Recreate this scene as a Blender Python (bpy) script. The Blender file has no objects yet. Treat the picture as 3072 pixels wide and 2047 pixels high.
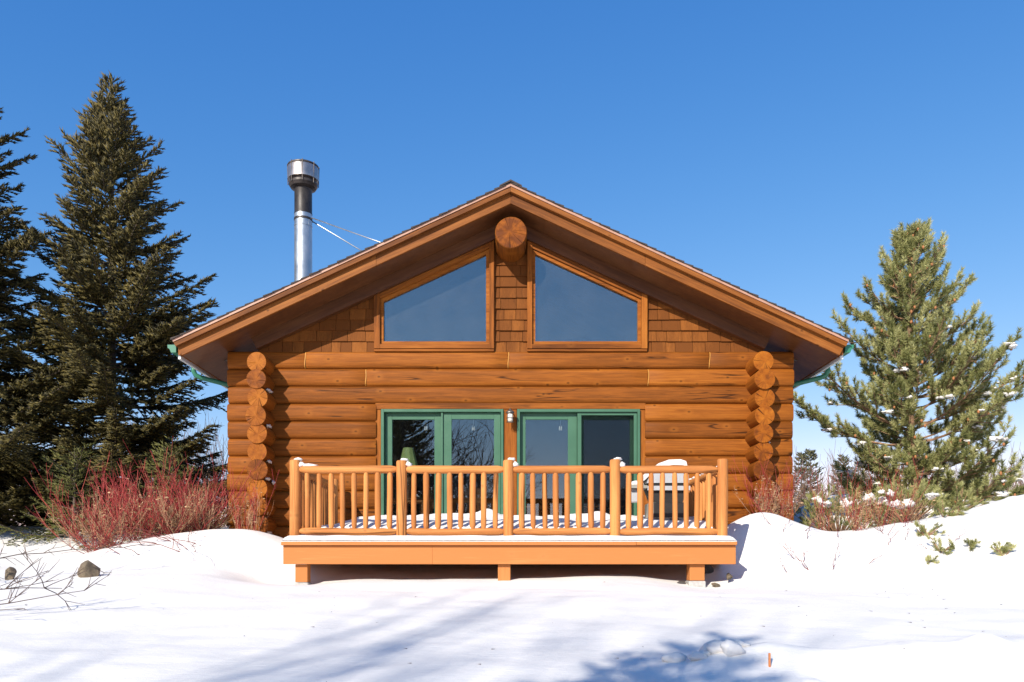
import bpy, math, random
import numpy as np
from mathutils import Vector, Matrix, noise as mnoise

random.seed(7)
rng = np.random.default_rng(11)
SC = bpy.context.scene
COL = SC.collection

# ------------------------------------------------------------------ camera
# wall face of the cabin lies on y = 0, the camera stands 12.5 m in front of it
cam_d = bpy.data.cameras.new('camera')
cam = bpy.data.objects.new('camera', cam_d)
COL.objects.link(cam)
cam.location = (0.0, -12.5, 1.5)
cam.rotation_euler = (math.radians(90), 0, 0)
cam_d.sensor_width = 36.0
cam_d.lens = 27.83
cam_d.shift_x = 0.0013
cam_d.shift_y = 0.217
cam_d.clip_start = 0.05
cam_d.clip_end = 3000
SC.camera = cam

# ------------------------------------------------------------------ sky, sun, exposure
SUN_DIR = Vector((0.55, 1.0, -0.695)).normalized()          # the way the light travels
to_sun = -SUN_DIR
world = bpy.data.worlds.new('World')
SC.world = world
world.use_nodes = True
wn = world.node_tree.nodes
wl = world.node_tree.links
bg = wn['Background']
sky = wn.new('ShaderNodeTexSky')
sky.sky_type = 'NISHITA'
sky.sun_disc = False
sky.sun_elevation = math.asin(to_sun.z)
sky.sun_rotation = math.atan2(to_sun.x, to_sun.y)
sky.altitude = 0
sky.air_density = 1.0
sky.dust_density = 0.0
sky.ozone_density = 3.0
# clear cold air: a tone curve per channel over the whole dome (deeper blue aloft, less glow at the horizon)
sep = wn.new('ShaderNodeSeparateColor')
com = wn.new('ShaderNodeCombineColor')
wl.new(sky.outputs[0], sep.inputs[0])
for ch, (power, gain) in enumerate(((1.55, 1.12), (.93, .70), (.55, .77))):
    q = wn.new('ShaderNodeMath'); q.operation = 'MULTIPLY'; q.inputs[1].default_value = .15
    p = wn.new('ShaderNodeMath'); p.operation = 'POWER'; p.inputs[1].default_value = power
    g_ = wn.new('ShaderNodeMath'); g_.operation = 'MULTIPLY'; g_.inputs[1].default_value = gain / .15
    wl.new(sep.outputs[ch], q.inputs[0]); wl.new(q.outputs[0], p.inputs[0]); wl.new(p.outputs[0], g_.inputs[0]); wl.new(g_.outputs[0], com.inputs[ch])
wl.new(com.outputs[0], bg.inputs[0])
bg.inputs[1].default_value = 0.15

sun_d = bpy.data.lights.new('sun', 'SUN')
sun_d.energy = 5.0
sun_d.angle = math.radians(0.53)
sun_d.color = (1.0, 0.93, 0.82)
sun = bpy.data.objects.new('sun', sun_d)
COL.objects.link(sun)
sun.rotation_euler = SUN_DIR.to_track_quat('-Z', 'Y').to_euler()
sun.location = (-20, -40, 30)

SC.view_settings.view_transform = 'Standard'
SC.view_settings.look = 'None'
SC.view_settings.exposure = 0.40
SC.view_settings.gamma = 1.0
SC.view_settings.use_curve_mapping = False
SC.cycles.max_bounces = 8
SC.cycles.transparent_max_bounces = 16

# ================================================================== helpers
WM = {}


def link(o, parent=None, M=None):
    COL.objects.link(o)
    M = M or Matrix.Identity(4)
    if parent is not None:
        o.parent = parent
        o.matrix_parent_inverse = WM[parent.name].inverted()
    o.matrix_basis = M
    WM[o.name] = M
    return o


def tag(o, label=None, cat=None, group=None, kind=None):
    if label: o['label'] = label
    if cat: o['category'] = cat
    if group: o['group'] = group
    if kind: o['kind'] = kind
    return o


def empty(name, loc, label, cat, group=None):
    o = bpy.data.objects.new(name, None)
    o.empty_display_size = 0.2
    link(o, None, Matrix.Translation(loc))
    return tag(o, label, cat, group)


class MB:
    """collects geometry that becomes one mesh"""
    def __init__(s):
        s.v, s.f, s.m = [], [], []

    def add(s, verts, faces, mi=0):
        n = len(s.v)
        s.v.extend([tuple(p) for p in verts])
        for f in faces:
            s.f.append(tuple(n + i for i in f))
            s.m.append(mi)
        return s

    def box(s, x0, x1, y0, y1, z0, z1, mi=0, bev=0.0):
        if bev <= 0:
            v = [(x0, y0, z0), (x1, y0, z0), (x1, y1, z0), (x0, y1, z0), (x0, y0, z1), (x1, y0, z1), (x1, y1, z1), (x0, y1, z1)]
            f = [(0, 3, 2, 1), (4, 5, 6, 7), (0, 1, 5, 4), (1, 2, 6, 5), (2, 3, 7, 6), (3, 0, 4, 7)]
            return s.add(v, f, mi)
        # chamfered box: long prism with an octagonal section across y,z and chamfered ends
        b = min(bev, (y1 - y0) * .45, (z1 - z0) * .45, (x1 - x0) * .45)
        def ring(x, e):
            return [(x, y0 + b + e, z0 + e), (x, y1 - b - e, z0 + e), (x, y1 - e, z0 + b + e), (x, y1 - e, z1 - b - e),
                    (x, y1 - b - e, z1 - e), (x, y0 + b + e, z1 - e), (x, y0 + e, z1 - b - e), (x, y0 + e, z0 + b + e)]
        e = b * .6
        rings = [ring(x0, e), ring(x0 + b, 0), ring(x1 - b, 0), ring(x1, e)]
        v = [p for r in rings for p in r]
        f = []
        for k in range(3):
            for i in range(8):
                j = (i + 1) % 8
                f.append((k * 8 + i, (k + 1) * 8 + i, (k + 1) * 8 + j, k * 8 + j))
        f.append(tuple(range(8)))
        f.append(tuple(24 + i for i in reversed(range(8))))
        return s.add(v, f, mi)

    def poly_y(s, pts, y0, y1, mi=0):
        """polygon in x,z (counter-clockwise seen from -y) extruded in y"""
        n = len(pts)
        v = [(x, y0, z) for x, z in pts] + [(x, y1, z) for x, z in pts]
        f = [tuple(range(n)), tuple(n + i for i in reversed(range(n)))]
        for i in range(n):
            j = (i + 1) % n
            f.append((i, n + i, n + j, j))
        return s.add(v, f, mi)

    def tube(s, pts, radii, n=6, mi=0, cap=True):
        pts = [Vector(p) for p in pts]
        v, f = [], []
        up = Vector((0.13, 0.21, 0.97))
        for i, p in enumerate(pts):
            a = pts[max(i - 1, 0)]
            b = pts[min(i + 1, len(pts) - 1)]
            t = (b - a)
            if t.length < 1e-9: t = Vector((0, 0, 1))
            t.normalize()
            u = t.cross(up)
            if u.length < .1: u = t.cross(Vector((1, 0, 0)))
            u.normalize()
            w = t.cross(u)
            r = radii[i] if hasattr(radii, '__len__') else radii
            for k in range(n):
                an = 2 * math.pi * k / n
                v.append(p + u * (r * math.cos(an)) + w * (r * math.sin(an)))
        for i in range(len(pts) - 1):
            for k in range(n):
                j = (k + 1) % n
                f.append((i * n + k, i * n + j, (i + 1) * n + j, (i + 1) * n + k))
        if cap:
            f.append(tuple(reversed(range(n))))
            f.append(tuple((len(pts) - 1) * n + k for k in range(n)))
        return s.add(v, f, mi)

    def lathe(s, prof, n=24, c=(0, 0, 0), mi=0):
        """profile [(r,z)...] turned round z"""
        v, f = [], []
        for r, z in prof:
            for k in range(n):
                a = 2 * math.pi * k / n
                v.append((c[0] + r * math.cos(a), c[1] + r * math.sin(a), c[2] + z))
        for i in range(len(prof) - 1):
            for k in range(n):
                j = (k + 1) % n
                f.append((i * n + k, i * n + j, (i + 1) * n + j, (i + 1) * n + k))
        if prof[0][0] > 1e-4: f.append(tuple(reversed(range(n))))
        if prof[-1][0] > 1e-4: f.append(tuple((len(prof) - 1) * n + k for k in range(n)))
        return s.add(v, f, mi)

    def blob(s, c, r, seed=0, amp=.25, nu=12, nv=8, mi=0, freq=1.6):
        v, f = [], []
        off = Vector((seed * 3.7, seed * 1.3, seed * 5.1))
        for i in range(nv + 1):
            th = math.pi * i / nv
            for k in range(nu):
                ph = 2 * math.pi * k / nu
                d = Vector((math.sin(th) * math.cos(ph), math.sin(th) * math.sin(ph), math.cos(th)))
                q = 1 + amp * mnoise.noise(d * freq + off)
                v.append((c[0] + d.x * r[0] * q, c[1] + d.y * r[1] * q, c[2] + d.z * r[2] * q))
        for i in range(nv):
            for k in range(nu):
                j = (k + 1) % nu
                f.append((i * nu + k, (i + 1) * nu + k, (i + 1) * nu + j, i * nu + j))
        return s.add(v, f, mi)

    def mesh(s, name, mats, smooth=False, angle=None):
        me = bpy.data.meshes.new(name)
        me.from_pydata(s.v, [], s.f)
        for m in (mats if isinstance(mats, (list, tuple)) else [mats]):
            me.materials.append(m)
        me.polygons.foreach_set('material_index', s.m)
        if smooth or angle:
            me.polygons.foreach_set('use_smooth', [True] * len(me.polygons))
        me.update()
        if angle:
            me.set_sharp_from_angle(angle=math.radians(angle))
        return me

    def build(s, name, mats, parent=None, M=None, smooth=False, angle=None):
        return link(bpy.data.objects.new(name, s.mesh(name, mats, smooth, angle)), parent, M)


def np_mesh(name, V, F, mat, rnd=None, smooth=False):
    """triangles or quads from numpy arrays, with an optional per-vertex random value"""
    V = np.asarray(V, np.float32)
    F = np.asarray(F, np.int32)
    me = bpy.data.meshes.new(name)
    me.vertices.add(len(V))
    me.vertices.foreach_set('co', V.ravel())
    k = F.shape[1]
    me.loops.add(F.size)
    me.loops.foreach_set('vertex_index', F.ravel())
    me.polygons.add(len(F))
    me.polygons.foreach_set('loop_start', np.arange(0, F.size, k, dtype=np.int32))
    me.polygons.foreach_set('loop_total', np.full(len(F), k, np.int32))
    if smooth:
        me.polygons.foreach_set('use_smooth', np.ones(len(F), bool))
    me.materials.append(mat)
    if rnd is not None:
        at = me.attributes.new('rnd', 'FLOAT', 'POINT')
        at.data.foreach_set('value', np.asarray(rnd, np.float32))
    me.update(calc_edges=True)
    me.validate()
    return me


def obj(name, me, parent=None, M=None):
    return link(bpy.data.objects.new(name, me), parent, M)


def axis_m(p0, p1, up=(0, 0, 1)):
    p0, p1 = Vector(p0), Vector(p1)
    x = (p1 - p0).normalized()
    y = Vector(up).cross(x).normalized()
    z = x.cross(y)
    M = Matrix((x, y, z)).transposed().to_4x4()
    M.translation = p0
    return M


# ================================================================== materials
def new_mat(name):
    m = bpy.data.materials.new(name)
    m.use_nodes = True
    nt = m.node_tree
    b = nt.nodes['Principled BSDF']
    return m, nt, b


class NT:
    def __init__(s, nt): s.nt = nt
    def n(s, t, **kw):
        nd = s.nt.nodes.new(t)
        for k, v in kw.items(): setattr(nd, k, v)
        return nd
    def l(s, a, b): s.nt.links.new(a, b)
    def math(s, op, a, b=None, clamp=False):
        nd = s.n('ShaderNodeMath', operation=op, use_clamp=clamp)
        for i, q in enumerate((a, b)):
            if q is None: continue
            if isinstance(q, (int, float)): nd.inputs[i].default_value = q
            else: s.l(q, nd.inputs[i])
        return nd.outputs[0]
    def ramp(s, fac, stops, interp='LINEAR'):
        r = s.n('ShaderNodeValToRGB')
        r.color_ramp.interpolation = interp
        e = r.color_ramp.elements
        while len(e) < len(stops): e.new(.5)
        for el, (p, c) in zip(e, stops):
            el.position = p
            el.color = (*c, 1) if len(c) == 3 else c
        s.l(fac, r.inputs[0])
        return r.outputs[0]
    def maprange(s, v, a, b, c=0, d=1):
        nd = s.n('ShaderNodeMapRange')
        s.l(v, nd.inputs[0])
        for i, q in enumerate((a, b, c, d)): nd.inputs[i + 1].default_value = q
        return nd.outputs[0]
    def noise(s, vec, scale=1, detail=3, rough=.5, dist=0.0):
        nd = s.n('ShaderNodeTexNoise')
        nd.inputs['Scale'].default_value = scale
        nd.inputs['Detail'].default_value = detail
        nd.inputs['Roughness'].default_value = rough
        nd.inputs['Distortion'].default_value = dist
        if vec is not None: s.l(vec, nd.inputs['Vector'])
        return nd.outputs[0]
    def mapping(s, vec, scale, loc=(0, 0, 0)):
        nd = s.n('ShaderNodeMapping')
        nd.inputs['Scale'].default_value = scale
        nd.inputs['Location'].default_value = loc
        s.l(vec, nd.inputs['Vector'])
        return nd.outputs[0]
    def mix(s, fac, a, b, mode='MIX'):
        nd = s.n('ShaderNodeMix', data_type='RGBA', blend_type=mode)
        for sock, q in ((nd.inputs[0], fac), (nd.inputs[6], a), (nd.inputs[7], b)):
            if isinstance(q, (int, float)): sock.default_value = q
            elif isinstance(q, tuple): sock.default_value = (*q, 1)
            else: s.l(q, sock)
        return nd.outputs[2]


def obj_coord(T, rnd_scale=40.0):
    tc = T.n('ShaderNodeTexCoord')
    oi = T.n('ShaderNodeObjectInfo')
    add = T.n('ShaderNodeVectorMath', operation='ADD')
    sc = T.n('ShaderNodeVectorMath', operation='SCALE')
    comb = T.n('ShaderNodeCombineXYZ')
    for i in range(3): T.l(oi.outputs['Random'], comb.inputs[i])
    T.l(comb.outputs[0], sc.inputs[0])
    sc.inputs['Scale'].default_value = rnd_scale
    T.l(tc.outputs['Object'], add.inputs[0])
    T.l(sc.outputs[0], add.inputs[1])
    return add.outputs[0], oi.outputs['Random'], tc.outputs['Object']


def wood_mat(name, dark, mid, light, rough=.5, grain=1.0, knots=1.0, cracks=1.0, tone=.16, bump=.25, spec=.35, fib=26, crackw=.016, blotch=.50):
    m, nt, b = new_mat(name)
    T = NT(nt)
    co, rnd, _ = obj_coord(T)
    big = T.noise(T.mapping(co, (.55, 3.2, 3.2)), 1, 3, .55, .6)
    fibre = T.noise(T.mapping(co, (1.3, fib, fib)), 1, 5, .65, .8)
    fine = T.noise(T.mapping(co, (5, fib * 4, fib * 4)), 1, 3, .6)
    # knots: cells squeezed along the grain
    vo = T.n('ShaderNodeTexVoronoi', voronoi_dimensions='2D')
    vo.inputs['Scale'].default_value = 1
    ks = T.n('ShaderNodeSeparateXYZ')
    T.l(T.mapping(co, (2.3, 1, 3.6)), ks.inputs[0])
    kc = T.n('ShaderNodeCombineXYZ')
    T.l(ks.outputs[0], kc.inputs[0]); T.l(ks.outputs[2], kc.inputs[1])
    T.l(kc.outputs[0], vo.inputs['Vector'])
    kg = T.n('ShaderNodeSeparateColor')
    T.l(vo.outputs['Color'], kg.inputs[0])
    kgate = T.maprange(kg.outputs[0], .50, .60, 0, 1)
    kd = T.math('MULTIPLY', T.maprange(vo.outputs['Distance'], .025, .075, 1, 0), kgate)
    kring = T.math('MULTIPLY', T.maprange(vo.outputs['Distance'], .07, .22, 1, 0), kgate)
    f = T.math('MULTIPLY', fibre, .62 * grain)
    f = T.math('ADD', f, T.math('MULTIPLY', big, blotch))
    f = T.math('ADD', f, T.math('MULTIPLY', fine, .18 * grain))
    f = T.math('ADD', f, T.math('MULTIPLY', T.math('SUBTRACT', rnd, .5), tone))
    f = T.math('SUBTRACT', f, .13 + .12 * grain * .5 - (.5 - blotch) * .5)
    col = T.ramp(f, [(.33, dark), (.5, mid), (.68, light)])
    col = T.mix(T.math('MULTIPLY', kring, .35 * knots), col, light)
    col = T.mix(T.math('MULTIPLY', kd, .75 * knots), col, tuple(c * .45 for c in dark))
    # drying checks along the grain
    cn = T.noise(T.mapping(co, (.32, 7.5, 7.5)), 1, 2, .5, .3)
    ck = T.math('ABSOLUTE', T.math('SUBTRACT', cn, .5))
    ck = T.maprange(ck, crackw * .2, crackw, 1, 0)
    gate = T.maprange(T.noise(T.mapping(co, (.9, 2.5, 2.5)), 1, 1), .52, .60, 0, 1)
    ck = T.math('MULTIPLY', T.math('MULTIPLY', ck, gate), cracks)
    col = T.mix(T.math('MULTIPLY', ck, .85), col, tuple(c * .18 for c in dark))
    T.l(col, b.inputs['Base Color'])
    b.inputs['Roughness'].default_value = rough
    b.inputs['Specular IOR Level'].default_value = spec
    bp = T.n('ShaderNodeBump')
    bp.inputs['Strength'].default_value = bump
    bp.inputs['Distance'].default_value = .012
    h = T.math('SUBTRACT', T.math('MULTIPLY', fibre, .6), T.math('MULTIPLY', ck, 1.2))
    T.l(h, bp.inputs['Height'])
    T.l(bp.outputs[0], b.inputs['Normal'])
    return m


def endgrain_mat(name, dark, mid, light):
    m, nt, b = new_mat(name)
    T = NT(nt)
    co, rnd, loc = obj_coord(T, 13)
    sx = T.n('ShaderNodeSeparateXYZ')
    T.l(loc, sx.inputs[0])
    warp = T.noise(T.mapping(co, (9, 9, 9)), 1, 2)
    yy = T.math('ADD', sx.outputs[1], T.math('MULTIPLY', T.math('SUBTRACT', rnd, .5), .05))
    zz = T.math('ADD', sx.outputs[2], T.math('MULTIPLY', T.math('SUBTRACT', T.math('FRACT', T.math('MULTIPLY', rnd, 7.3)), .5), .05))
    r = T.math('SQRT', T.math('ADD', T.math('MULTIPLY', yy, yy), T.math('MULTIPLY', zz, zz)))
    rw = T.math('ADD', r, T.math('MULTIPLY', warp, .016))
    rings = T.math('SINE', T.math('MULTIPLY', rw, 520))
    an = T.math('ARCTAN2', zz, yy)
    ax = T.n('ShaderNodeCombineXYZ')
    T.l(T.math('MULTIPLY', T.math('SINE', an), 2.6), ax.inputs[0])
    T.l(T.math('MULTIPLY', T.math('COSINE', an), 2.6), ax.inputs[1])
    T.l(T.math('MULTIPLY', rnd, 60), ax.inputs[2])
    an_n = T.noise(ax.outputs[0], 3.0, 3, .7)
    rad = T.maprange(an_n, .60, .70, 0, 1)
    an_n2 = T.noise(ax.outputs[0], 1.15, 1, .5)
    chk = T.maprange(T.math('ABSOLUTE', T.math('SUBTRACT', an_n2, .5)), .003, .011, 1, 0)
    chk = T.math('MULTIPLY', chk, T.maprange(r, .015, .04, 0, 1))
    rim = T.maprange(r, .145, .153, 0, 1)
    patch = T.noise(T.mapping(co, (11, 11, 11)), 1, 3)
    f = T.math('ADD', T.math('MULTIPLY', rings, .045), patch)
    f = T.math('ADD', f, T.math('MULTIPLY', T.math('SUBTRACT', rnd, .5), .46))
    col = T.ramp(f, [(.25, dark), (.5, mid), (.8, light)])
    col = T.mix(T.math('MULTIPLY', rad, .30), col, tuple(c * .55 for c in dark))
    col = T.mix(T.math('MULTIPLY', chk, .9), col, tuple(c * .12 for c in dark))
    T.l(col, b.inputs['Base Color'])
    b.inputs['Roughness'].default_value = .55
    b.inputs['Specular IOR Level'].default_value = .15
    bp = T.n('ShaderNodeBump')
    bp.inputs['Strength'].default_value = .5
    bp.inputs['Distance'].default_value = .01
    T.l(T.math('SUBTRACT', 1.0, T.math('ADD', chk, T.math('MULTIPLY', rad, .4))), bp.inputs['Height'])
    T.l(bp.outputs[0], b.inputs['Normal'])
    return m


def plain(name, col, rough=.5, metal=0.0, spec=.4, var=.12, vscale=6, bump=0.0):
    m, nt, b = new_mat(name)
    T = NT(nt)
    co, rnd, _ = obj_coord(T)
    n1 = T.noise(co, vscale, 4, .6)
    n2 = T.noise(co, vscale * 7, 3, .6)
    f = T.math('ADD', T.math('MULTIPLY', n1, .7), T.math('MULTIPLY', n2, .3))
    lo = tuple(max(0, c * (1 - 1.6 * var)) for c in col)
    hi = tuple(min(1, c * (1 + 1.6 * var)) for c in col)
    T.l(T.ramp(f, [(.3, lo), (.7, hi)]), b.inputs['Base Color'])
    T.l(T.maprange(n1, .3, .7, rough * .85, min(1, rough * 1.15)), b.inputs['Roughness'])
    b.inputs['Metallic'].default_value = metal
    b.inputs['Specular IOR Level'].default_value = spec
    if bump:
        bp = T.n('ShaderNodeBump')
        bp.inputs['Strength'].default_value = bump
        bp.inputs['Distance'].default_value = .01
        T.l(f, bp.inputs['Height'])
        T.l(bp.outputs[0], b.inputs['Normal'])
    return m


def snow_mat(name, scale=1.0):
    m, nt, b = new_mat(name)
    T = NT(nt)
    tc = T.n('ShaderNodeTexCoord')
    co = tc.outputs['Object']
    n1 = T.noise(co, 1.1 * scale, 4, .55)
    n2 = T.noise(T.mapping(co, (9, 26, 12)), scale, 4, .6, .4)
    n3 = T.noise(co, 160 * scale, 2, .6)
    T.l(T.ramp(n1, [(.3, (.735, .71, .67)), (.7, (.79, .76, .715))]), b.inputs['Base Color'])
    b.inputs['Roughness'].default_value = .75
    b.inputs['Specular IOR Level'].default_value = .25
    b.inputs['Subsurface Weight'].default_value = 0.0
    h = T.math('ADD', T.math('MULTIPLY', n2, .55), T.math('MULTIPLY', n3, .16))
    h = T.math('ADD', h, T.math('MULTIPLY', n1, 1.2))
    bp = T.n('ShaderNodeBump')
    bp.inputs['Strength'].default_value = .55
    bp.inputs['Distance'].default_value = .02
    T.l(h, bp.inputs['Height'])
    T.l(bp.outputs[0], b.inputs['Normal'])
    return m


def leaf_mat(name, dark, mid, light, rough=.55, trans=.25):
    m, nt, b = new_mat(name)
    T = NT(nt)
    at = T.n('ShaderNodeAttribute', attribute_name='rnd')
    tc = T.n('ShaderNodeTexCoord')
    n1 = T.noise(tc.outputs['Object'], 1.4, 3, .6)
    f = T.math('ADD', T.math('MULTIPLY', at.outputs['Fac'], .6), T.math('MULTIPLY', n1, .45))
    c = T.ramp(f, [(.18, dark), (.5, mid), (.85, light)])
    T.l(c, b.inputs['Base Color'])
    b.inputs['Roughness'].default_value = rough
    b.inputs['Specular IOR Level'].default_value = .3
    tr = T.n('ShaderNodeBsdfTranslucent')
    T.l(c, tr.inputs[0])
    mx = T.n('ShaderNodeMixShader')
    mx.inputs[0].default_value = trans
    out = nt.nodes['Material Output']
    T.l(b.outputs[0], mx.inputs[1])
    T.l(tr.outputs[0], mx.inputs[2])
    T.l(mx.outputs[0], out.inputs[0])
    return m


def glass_mat(name, refl, tint=(.8, .85, .83), dust=.01):
    m, nt, b = new_mat(name)
    T = NT(nt)
    nt.nodes.remove(b)
    tr = T.n('ShaderNodeBsdfTransparent')
    tr.inputs[0].default_value = (*tint, 1)
    gl = T.n('ShaderNodeBsdfGlossy')
    gl.inputs['Roughness'].default_value = 0.0
    gl.inputs['Color'].default_value = (.74, .90, 1, 1)
    lw = T.n('ShaderNodeFresnel')
    lw.inputs['IOR'].default_value = 1.5
    tc = T.n('ShaderNodeTexCoord')
    wob = T.noise(tc.outputs['Object'], 1.6, 1, .4)
    bp = T.n('ShaderNodeBump')
    bp.inputs['Strength'].default_value = .04
    bp.inputs['Distance'].default_value = .02
    T.l(wob, bp.inputs['Height'])
    T.l(bp.outputs[0], gl.inputs['Normal'])
    fac = T.math('ADD', lw.outputs[0], refl - .04, clamp=True)
    mx = T.n('ShaderNodeMixShader')
    T.l(fac, mx.inputs[0])
    T.l(tr.outputs[0], mx.inputs[1])
    T.l(gl.outputs[0], mx.inputs[2])
    df = T.n('ShaderNodeBsdfDiffuse')
    df.inputs[0].default_value = (.55, .56, .58, 1)
    m2 = T.n('ShaderNodeMixShader')
    T.l(T.maprange(T.noise(tc.outputs['Object'], 3.0, 4, .6), .3, .75, dust * .6, dust * 1.5), m2.inputs[0])
    T.l(mx.outputs[0], m2.inputs[1])
    T.l(df.outputs[0], m2.inputs[2])
    T.l(m2.outputs[0], nt.nodes['Material Output'].inputs[0])
    return m


def screen_mat(name):
    m, nt, b = new_mat(name)
    T = NT(nt)
    b.inputs['Specular IOR Level'].default_value = 0
    b.inputs['Base Color'].default_value = (.005, .006, .008, 1)
    b.inputs['Roughness'].default_value = .6
    tr = T.n('ShaderNodeBsdfTransparent')
    mx = T.n('ShaderNodeMixShader')
    mx.inputs[0].default_value = .30
    T.l(tr.outputs[0], mx.inputs[1])
    T.l(b.outputs[0], mx.inputs[2])
    T.l(mx.outputs[0], nt.nodes['Material Output'].inputs[0])
    return m


M = {}
M['log'] = wood_mat('stained_log', (.145, .042, .0045), (.245, .072, .0080), (.36, .118, .014), rough=.6, spec=.14, tone=.20, fib=30, crackw=.014, blotch=.30)
M['log_end'] = endgrain_mat('log_end_grain', (.125, .031, .003), (.245, .066, .004), (.35, .108, .008))
M['trim'] = wood_mat('stained_trim', (.12, .034, .004), (.26, .077, .009), (.38, .130, .017), rough=.6, spec=.15, knots=.5, cracks=.4, bump=.15)
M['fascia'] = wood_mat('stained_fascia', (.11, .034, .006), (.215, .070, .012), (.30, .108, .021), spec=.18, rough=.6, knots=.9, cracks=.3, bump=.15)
M['soffit'] = wood_mat('stained_shaded_soffit', (.065, .023, .008), (.11, .040, .013), (.16, .063, .022), rough=.42, knots=.4, cracks=0, bump=.1)  # brown stain, taken darker to deepen the shade under the eaves
M['shingle'] = wood_mat('cedar_shingle', (.135, .042, .007), (.22, .072, .012), (.29, .104, .020), spec=.15, rough=.75, grain=.6, knots=0, cracks=.3, tone=.26, bump=.3, fib=55)
M['deck'] = wood_mat('deck_stain', (.40, .145, .038), (.60, .245, .070), (.70, .315, .102), spec=.2, rough=.65, grain=.85, knots=.5, cracks=.9, tone=.09, bump=.25, crackw=.03, fib=34)
M['deck_board'] = wood_mat('deck_stain_boards', (.46, .17, .048), (.58, .238, .077), (.66, .288, .102), spec=.2, rough=.65, grain=.55, knots=.2, cracks=0, tone=.06, bump=.22, fib=40)
M['deck_end'] = plain('deck_end_grain', (.42, .15, .05), .7)
M['drip'] = plain('drip_edge', (.40, .22, .15), .45)
M['roof'] = plain('asphalt_shingle', (.055, .042, .036), .9, var=.3, vscale=40, bump=.5)
M['green'] = plain('green_paint', (.048, .132, .076), .42, var=.06, vscale=3)
M['green_dark'] = plain('green_gutter', (.03, .16, .095), .38, var=.08, vscale=3)
M['white_metal'] = plain('gutter_back', (.62, .66, .66), .4, var=.05)
M['galv'] = plain('galvanised_steel', (.44, .47, .49), .40, metal=.85, var=.10, vscale=5)
M['black_pipe'] = plain('sooty_pipe', (.035, .03, .027), .45, metal=.3, var=.3)
M['cap'] = plain('stainless_cap', (.46, .40, .36), .36, metal=.9, var=.15)
M['soot'] = plain('sooty_metal', (.06, .05, .045), .5, metal=.4, var=.4)
M['glass_top'] = glass_mat('gable_glass', .15, (.93, .95, .94), dust=.022)
M['glass_door'] = glass_mat('door_glass', .11, (.93, .95, .94), dust=.001)
M['screen'] = screen_mat('insect_screen')
M['pewter'] = plain('pewter', (.16, .14, .12), .4, metal=.7)
M['milk'] = plain('frosted_glass', (.75, .70, .60), .3, var=.05)
M['lampshade'] = plain('lampshade_green', (.36, .46, .17), .7, var=.08)
M['interior'] = plain('interior_panelling', (.11, .065, .035), .8)
M['int_floor'] = wood_mat('interior_floor', (.06, .03, .014), (.12, .06, .03), (.18, .10, .05))
M['furn'] = wood_mat('furniture_wood', (.09, .035, .012), (.17, .075, .025), (.24, .11, .04))
M['snow'] = snow_mat('snow')
M['snow2'] = snow_mat('snow_small', 3.0)
M['grill_grey'] = plain('grill_grey', (.30, .29, .25), .5, var=.08)
M['grill_lid'] = plain('grill_lid', (.40, .41, .42), .4, var=.06)
M['grill_black'] = plain('grill_black', (.022, .020, .019), .45)
M['concrete'] = plain('concrete', (.42, .40, .37), .9, var=.2, vscale=20, bump=.4)
M['rock'] = plain('rock', (.15, .115, .075), .9, var=.45, vscale=9, bump=.9)
M['rock_dark'] = plain('rock_dark', (.07, .06, .055), .9, var=.4, vscale=12, bump=.8)
M['spruce'] = leaf_mat('spruce_needles', (.015, .014, .005), (.066, .055, .013), (.19, .145, .034), trans=.15)
M['spruce_lit'] = leaf_mat('spruce_needles_lit', (.045, .05, .012), (.11, .11, .026), (.19, .18, .045), trans=.15)  # lighter copy of the spruce needles, sunlight put into the colour
M['pine'] = leaf_mat('pine_needles', (.12, .135, .040), (.32, .32, .115), (.60, .57, .27), trans=.25)
M['far_needles'] = leaf_mat('far_needles', (.035, .04, .018), (.08, .08, .035), (.14, .13, .06))
M['bark'] = plain('spruce_bark', (.10, .075, .055), .9, var=.4, vscale=14, bump=.8)
M['pine_bark'] = plain('pine_bark', (.26, .15, .085), .9, var=.45, vscale=14, bump=.8)
M['cone'] = plain('pine_cone', (.34, .14, .05), .7, var=.3, vscale=20)
M['bare_bark'] = plain('bare_bark', (.085, .062, .05), .85, var=.35, vscale=10)
M['brush'] = leaf_mat('dry_brush', (.09, .05, .035), (.17, .10, .07), (.26, .17, .12), trans=.0)
M['red_stem'] = leaf_mat('red_twigs', (.14, .014, .016), (.33, .030, .033), (.45, .09, .065), rough=.5, trans=0)
M['tan_stem'] = leaf_mat('tan_twigs', (.24, .10, .055), (.42, .22, .12), (.62, .42, .25), rough=.6, trans=0)
M['dry_leaf'] = leaf_mat('dry_leaves', (.28, .14, .06), (.46, .28, .14), (.62, .43, .25), rough=.7, trans=.3)
M['stake'] = plain('stake_orange', (.62, .22, .07), .6)


# ================================================================== terrain
def sstep(a, b, v):
    t = min(1, max(0, (v - a) / (b - a)))
    return t * t * (3 - 2 * t)


def gs(x, y, cx, cy, sx, sy, amp):
    q = ((x - cx) / sx) ** 2 + ((y - cy) / sy) ** 2
    return amp * math.exp(-.5 * q) if q < 30 else 0.0


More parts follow.
